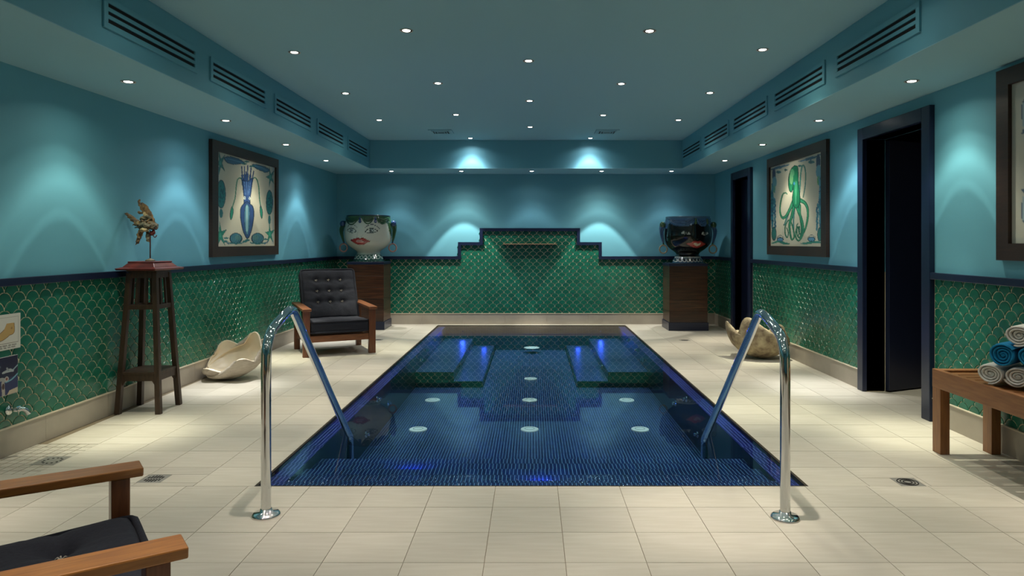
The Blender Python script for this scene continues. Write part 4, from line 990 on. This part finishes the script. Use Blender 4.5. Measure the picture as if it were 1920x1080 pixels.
def shard(pts, r, mm, name='driftwood_piece', n=9, sy=.6, seed=0):
    sy = min(1, sy * 1.25); r = [q * 1.25 for q in r]
    b = B(); P = smooth_path(pts, 5); K = len(P)
    R = []
    for i in range(K):
        t_ = i / (K - 1) * (len(r) - 1); k_ = min(int(t_), len(r) - 2); R.append((r[k_] + (r[k_ + 1] - r[k_]) * (t_ - k_)) * sc7)
    b.tube(P, R, n, 0, False, sy)
    b.v = [tuple(Vector(v) + Vector((mnoise.noise(Vector(v) * 60 + Vector((seed, 0, 0))), mnoise.noise(Vector(v) * 60 + Vector((0, seed, 5))), mnoise.noise(Vector(v) * 60 + Vector((9, 0, seed))))) * .010) for v in b.v]
    b.sm = [False] * len(b.sm)
    return b.build(name, M[mm], fs)
shard([fp(330, 430), fp(400, 400), fp(470, 400), fp(530, 420), fp(552, 455)], [30, 75, 100, 75, 25], 'driftg', 'fish_body', 14, .42)
shard([fp(380, 480, -.02), fp(440, 465, -.035), fp(500, 470, -.03)], [18, 42, 20], 'driftp', 'cheek', 10, .5)
shard([fp(318, 400, -.03), fp(360, 375, -.04), fp(412, 348, -.035)], [6, 17, 8], 'driftp', 'pale_splinter', 8, .6)
shard([fp(340, 330, .0), fp(400, 310, -.02), fp(460, 300, -.01), fp(520, 330, 0)], [10, 32, 40, 14], 'driftg', n=8)
shard([fp(420, 225, -.02), fp(440, 260, -.02), fp(480, 300, -.01)], [12, 26, 12], 'driftp', n=8)
shard([fp(540, 440, 0), fp(530, 360, 0), fp(500, 290, 0), fp(450, 230, 0), fp(390, 140, 0), fp(350, 95, 0)], [14, 18, 20, 34, 26, 10], 'drift', 'dorsal_fin', 9)
shard([fp(400, 235, 0), fp(345, 140, 0), fp(318, 100, 0), fp(315, 50, 0)], [26, 18, 14, 10], 'drift', 'dorsal_fin', 8)
shard([fp(380, 240, 0), fp(330, 230, 0), fp(292, 218, 0)], [14, 10, 4], 'drift', n=7)
shard([fp(360, 430, 0), fp(290, 370, 0), fp(220, 310, 0), fp(160, 265, 0), (fp(98, 232, 0))], [34, 36, 30, 20, 5], 'drift', 'tail_fin', 9)
shard([fp(330, 420, 0), fp(270, 395, .01), (fp(198, 405, .01))], [22, 20, 4], 'driftg', 'tail_fin', 7); shard([fp(340, 440, 0), fp(290, 430, .01), (fp(235, 430, .01))], [18, 14, 4], 'driftg', 'tail_fin', 7)
shard([fp(370, 450, 0), fp(335, 510, 0), fp(310, 590, 0), fp(275, 670, 0)], [30, 34, 26, 6], 'drift', 'tail_fin', 9)
shard([fp(465, 500, -.01), fp(462, 560, -.01), fp(462, 625, -.01)], [26, 24, 16], 'driftg', 'belly_fin', 8)
shard([fp(490, 520, 0), fp(530, 500, 0), fp(545, 470, 0)], [24, 26, 12], 'redw', 'jaw', 8)
B().tube([fp(552 + 30 * math.cos(a), 500 + 66 * math.sin(a), 0) for a in [PI * 2 * k / 22 for k in range(2, 21)]], .0034, 7).build('mouth_ring', M['rod'], fs)
for k in range(9):
    u, v = random.uniform(390, 520), random.uniform(330, 490); a = random.uniform(-.6, .9); l = random.uniform(25, 55)
    shard([fp(u - l * math.cos(a), v + l * math.sin(a), -.035), fp(u, v, -.045), fp(u + l * math.cos(a), v - l * math.sin(a), -.035)], [4, random.uniform(9, 16), 4], random.choice(['driftp', 'drift', 'driftg']), n=6, seed=k)

# ------------------------------------------------------------ giant clam shells
def clam(loc, rz, L_, W_, Hh, mout, label, tilt=(0, 0), ribs=5, amp=.085):
    t = thing('clam_shell', label, 'shell', loc, rz)
    b = B()
    U = Vector((-math.sin(math.radians(70)), 0, -math.cos(math.radians(70))))
    def pt(u, v, off=0.0):
        ph = (u - .5) * 2 * math.radians(152)
        wave = math.cos(ph * ribs)
        fade = math.cos(min(abs(ph) / math.radians(152), 1) * PI / 2) ** .4
        tr = math.radians(89)
        Rm = Vector((math.cos(ph) * math.sin(tr), math.sin(ph) * math.sin(tr), -math.cos(tr)))
        om = math.acos(max(-1, min(1, U.dot(Rm))))
        if om < 1e-4: d = U.copy()
        else: d = (U * math.sin((1 - v) * om) + Rm * math.sin(v * om)) / math.sin(om)
        k = 1 + amp * wave * fade * v ** 1.2 * (1.1 - .3 * v) + .02 * mnoise.noise(d * 3)
        return Vector((d.x * L_ / 2 * k, d.y * W_ / 2 * k, d.z * Hh * k + Hh * (.30 + .38 * wave) * fade * v ** 3.5))
    nu, nv = 72, 30
    P = [[pt(i / nu, .02 + .98 * j / nv) for i in range(nu + 1)] for j in range(nv + 1)]
    th = .014
    top = []; bot = []
    for j in range(nv + 1):
        for i in range(nu + 1):
            du = P[j][min(i + 1, nu)] - P[j][max(i - 1, 0)]; dv2 = P[min(j + 1, nv)][i] - P[max(j - 1, 0)][i]; n = dv2.cross(du); n = n.normalized() if n.length > 1e-9 else Vector((0, 0, 1))
            if n.z < 0 and False: n = -n
            g = .0035 * math.sin(j / nv * 60) 
            top.append(P[j][i]); bot.append(P[j][i] + n * (th + g * .4))
    W1 = nu + 1; zmin = min(v.z for v in bot)
    sgn = 1
    mid = (nv // 2) * W1 + nu // 2
    if (bot[mid] - top[mid]).z > 0: bot = [t0 - (b0 - t0) for t0, b0 in zip(top, bot)]
    fs_t = [(j * W1 + i, (j + 1) * W1 + i, (j + 1) * W1 + i + 1, j * W1 + i + 1) for j in range(nv) for i in range(nu)]
    fs_b = [tuple(reversed(f)) for f in fs_t]
    rx = Matrix.Rotation(tilt[0], 4, 'X') @ Matrix.Rotation(tilt[1], 4, 'Y')
    top = [rx @ v for v in top]; bot = [rx @ v for v in bot]; zmin = min(v.z for v in bot); off = Vector((0, 0, -zmin + .0005))
    b.add([v + off for v in bot], fs_b, 0, True); bo = b.build('outer_shell', mout, t)
    b = B(); b.add([v + off for v in top], fs_t, 0, True)
    rim = []
    for j in range(nv + 1): rim.append(j * W1)
    for i in range(1, nu + 1): rim.append(nv * W1 + i)
    for j in range(nv - 1, -1, -1): rim.append(j * W1 + nu)
    for i in range(nu - 1, 0, -1): rim.append(i)
    n = len(rim)
    b.add([top[i] + off for i in rim] + [bot[i] + off for i in rim], [(k, (k + 1) % n, n + (k + 1) % n, n + k) for k in range(n)], 0, True)
    b.build('inner_shell', M['shellin'], t)
    return t
clam((-2.64, 6.10, 0), math.radians(4), .55, .46, .15, M['shellout'], 'giant clam shell with bright cream inside, floor by the left wall', (math.radians(24), math.radians(-12)), ribs=6, amp=.13)
clam((2.36, 7.15, 0), math.radians(176), .60, .46, .20, M['shellout2'], 'mottled giant clam shell seen from outside, floor by the right wall', (math.radians(24), math.radians(-6)), ribs=6, amp=.12)

# ------------------------------------------------------------ bench and towels
bn = thing('bench', 'slatted teak bench against the right wall below the fish print', 'bench', (2.31, 2.72, 0))
BL_, BW, BH = 1.25, .365, .475
B().box(0, .03, 0, BL_, BH - .105, BH).build('side_rail', M['teak'], bn, .003); B().box(BW - .03, BW, 0, BL_, BH - .105, BH).build('side_rail', M['teak'], bn, .003)
B().box(.03, BW - .03, BL_ - .055, BL_, BH - .105, BH - .001).build('end_rail', M['teak'], bn, .003); B().box(.03, BW - .03, 0, .055, BH - .105, BH - .001).build('end_rail', M['teak'], bn, .003)
n = 15; pt_ = (BL_ - .14) / n
for k in range(n): y = .07 + pt_ * k; B().box(.03, BW - .03, y + .006, y + pt_ - .008, BH - .03, BH - .010).build('slat', M['teak'], bn, .002)
for y in (0, BL_ - .08):
    for x in (.0, BW - .075): B().box(x + .001, x + .055, y + .001, y + .079, 0, BH - .104).build('leg', M['teakz'], bn, .003)
B().box(.14, .16, .08, BL_ - .08, BH - .10, BH - .03).build('stretcher', M['teak'], bn)
AX = Vector((.80, .60, 0)); PR = Vector((.60, -.80, 0))
def towel(p, m, label, r=.06, L_=.30, seed=0, ax=AX, name='rolled_towel', grp='rolled towels on the bench'):
    ang = math.atan2(ax.y, ax.x)
    t = thing(name, label, 'towel', p, ang, grp)
    rng = random.Random(seed); b = B()
    # the roll is a spiral sheet: local x is the axis, from 0 (visible end) to L_
    turns = 3.6; N = 110; path = []
    for i in range(N + 1):
        s_ = i / N; a = seed + s_ * turns * 2 * PI; rr = r * .90 * (.10 + .90 * s_ ** .9) * (1 + .05 * math.sin(2 * a + seed) + .03 * math.sin(3 * a))
        rr = min(rr, r * 1.0)
        path.append((rr * math.cos(a) * 1.06, rr * math.sin(a) * .97))
    T = r * .105
    vs = []; nx_ = 10
    for k in range(nx_ + 1):
        x = L_ * k / nx_
        for i, (y, z) in enumerate(path):
            dx = .010 * mnoise.noise(Vector((i * .12, seed, 0))) * (1 if k in (0,) else .2) + (.020 * (1 - i / N) if k == 0 else 0)
            wob = 1 + .03 * mnoise.noise(Vector((x * 12, i * .08, seed)))
            a0 = path[max(i - 1, 0)]; a1 = path[min(i + 1, N)]; tx, tz = a1[0] - a0[0], a1[1] - a0[1]; l = math.hypot(tx, tz) or 1; nx2, nz2 = tz / l, -tx / l
            for s in (-1, 1):
                hs = T if 0 < k < nx_ else T * .55
                vs.append((x + dx + (0 if 0 < k < nx_ else (.006 if k == 0 else -.006) * 0), y * wob + nx2 * hs * s, z * wob + nz2 * hs * s))
    W = 2 * (N + 1); fs_ = []
    for k in range(nx_):
        for i in range(N):
            for s in (0, 1):
                a_, b_, c_, d_ = k * W + 2 * i + s, k * W + 2 * (i + 1) + s, (k + 1) * W + 2 * (i + 1) + s, (k + 1) * W + 2 * i + s
                fs_.append((a_, b_, c_, d_) if s else (d_, c_, b_, a_))
    for i in range(N):
        for k in (0, nx_): q = (k * W + 2 * i, k * W + 2 * i + 1, k * W + 2 * i + 3, k * W + 2 * i + 2); fs_.append(q if k else tuple(reversed(q)))
    for i in (0, N):
        for k in range(nx_): fs_.append((k * W + 2 * i, k * W + 2 * i + 1, (k + 1) * W + 2 * i + 1, (k + 1) * W + 2 * i))
    b.add(vs, fs_, 0, True); b.tube([(.02, 0, 0), (L_ - .02, 0, 0)], r * .18, 8)
    o = b.build('towelling', m, t)
    return t
RT = .0585; base = Vector((2.325, 3.50, BH - .001 + RT))
dz = RT * 1.66
towel(base, M['tw'], 'white rolled towel at the left end of the bottom row', RT, seed=1)
towel(base + PR * .121 + Vector((0, 0, .001)), M['tw'], 'white rolled towel in the middle of the bottom row', RT, seed=2.2)
towel(base + PR * .242 + Vector((0, 0, .0)), M['tw'], 'white rolled towel at the right of the bottom row, half cut off', RT, seed=4)
towel(base + PR * .0605 + Vector((0, 0, dz + .006)) - AX * .01, M['tb'], 'turquoise rolled towel, left one of the middle row', RT * 1.05, seed=5)
towel(base + PR * .1835 + Vector((0, 0, dz + .006)) - AX * .01, M['tb'], 'turquoise rolled towel, right one of the middle row', RT * 1.05, seed=6.3)
towel(base + PR * .122 + Vector((0, 0, 2 * dz + .012)) + AX * .01, M['tw'], 'white rolled towel on the very top of the stack', RT * 1.03, seed=7.5)

# ------------------------------------------------------------ signs and tap on the left wall
def wall_panel(name, y0, y1, z0, z1, cv, label, cat):
    t = thing(name, label, cat, (XL(y0), y0, z0), PI / 2 - .0142)
    B().box(0, y1 - y0, -.012, -.0055, 0, z1 - z0).build('backing_board', M['signw'], t, .001)
    link('print', panel_mesh(cv, y1 - y0 - .004, z1 - z0 - .004), t, (.002, -.0125, .002)); return t
# foot sign: canvas x 0..1.5, y 0 (top) .. 1
cf = Canvas(200, 150, (.66, .66, .60), 0, 0, 1.45, 1)
cf.stroke([(.08, .08), (1.37, .08), (1.37, .82), (.08, .82), (.08, .08)], .012, (.10, .08, .05), 1, False)
foot = [(1.14, .25), (1.22, .26), (1.235, .42), (1.225, .52), (1.16, .58), (1.06, .60), (.95, .66), (.80, .72), (.62, .74), (.42, .74), (.30, .70), (.27, .63), (.36, .58), (.55, .56), (.70, .52), (.86, .42), (.95, .25)]
cf.poly(foot, (.50, .33, .12)); cf.stroke(foot[1:-1], .016, (.12, .06, .02)); cf.ell(1.13, .40, .03, .035, (.30, .17, .06))
for k in range(5): cf.ell(.29 + .035 * k, .655 - .014 * k, .03, .035, (.50, .33, .12)); cf.stroke([(.27 + .035 * k, .63 - .014 * k), (.28 + .035 * k, .70 - .01 * k)], .008, (.15, .08, .03))
rr = random.Random(4)
for row, y in ((0, .885), (1, .945)):
    x = .12
    while x < 1.28:
        wl_ = rr.uniform(.06, .16)
        q = x
        while q < x + wl_:
            cf.stroke([(q, y - .018), (q + .006, y + .016)], .012, (.06, .05, .05), 1, False)
            if rr.random() < .6: cf.stroke([(q, y + rr.choice((-.016, 0, .016))), (q + .014, y + rr.choice((-.016, 0, .016)))], .008, (.10, .09, .08), 1, False)
            q += .021
        x += wl_ + .04
wall_panel('foot_sign', 3.665, 3.965, .597, .797, cf, 'white sign with a drawn bare foot, left edge above the blue panel', 'sign')
cb_ = Canvas(150, 120, (.006, .010, .040), 0, 0, 1.3, 1)
cb_.poly([(0, .55), (1.3, .55), (1.3, 1), (0, 1)], (.010, .022, .10))
cb_.poly([(.98, 1), (1.05, .90), (1.3, .86), (1.3, 1)], (.52, .45, .33)); cb_.poly([(.3, 1), (.35, .95), (.72, .93), (.78, 1)], (.52, .45, .33))
cb_.stroke([(.86, .40), (1.05, .37), (1.16, .40)], [.05, .09, .04], (.38, .42, .44)); cb_.stroke([(1.15, .38), (1.3, .27)], .03, (.30, .42, .48)); cb_.stroke([(.98, .30), (1.02, .36)], .05, (.25, .28, .30))
cb_.stroke([(.62, .62), (.8, .56), (.95, .62), (1.0, .60)], [.08, .10, .06], (.34, .36, .36)); cb_.stroke([(.95, .66), (1.12, .62), (1.3, .50)], .035, (.16, .40, .50)); cb_.stroke([(.3, .60), (.5, .70), (.7, .70)], .035, (.16, .40, .50))
cb_.stroke([(.86, .66), (.88, .98)], .09, (.40, .38, .34)); cb_.ell(.87, .76, .035, .08, (.05, .02, .015)); cb_.ell(.97, .58, .06, .07, (.45, .42, .40)); cb_.ell(.97, .58, .03, .035, (.2, .05, .03)); cb_.stroke([(.62, .25), (.78, .23)], .05, (.10, .13, .17))
wall_panel('shower_photo_panel', 3.62, 3.945, .343, .560, cb_, 'navy panel showing chrome shower fittings, below the foot sign', 'sign')
tp = thing('wall_tap', 'small chrome tap on the green tiles at the left edge', 'tap', (XL(3.88) + .0055, 3.88, .255))
B().tube([(0, 0, 0), (.008, 0, 0)], .026, 20).build('tap_flange', M['chrome'], tp)
B().tube([(.008, 0, 0), (.055, .004, 0)], .010, 12).build('tap_stem', M['chrome'], tp)
B().tube(smooth_path([(.05, .004, 0), (.07, .014, .006), (.082, .03, -.01), (.086, .04, -.03)], 4), .0135, 14).build('spout', M['chrome'], tp)
B().box(.038, .054, -.008, .024, .012, .02).build('tap_lever', M['chrome'], tp, .002)
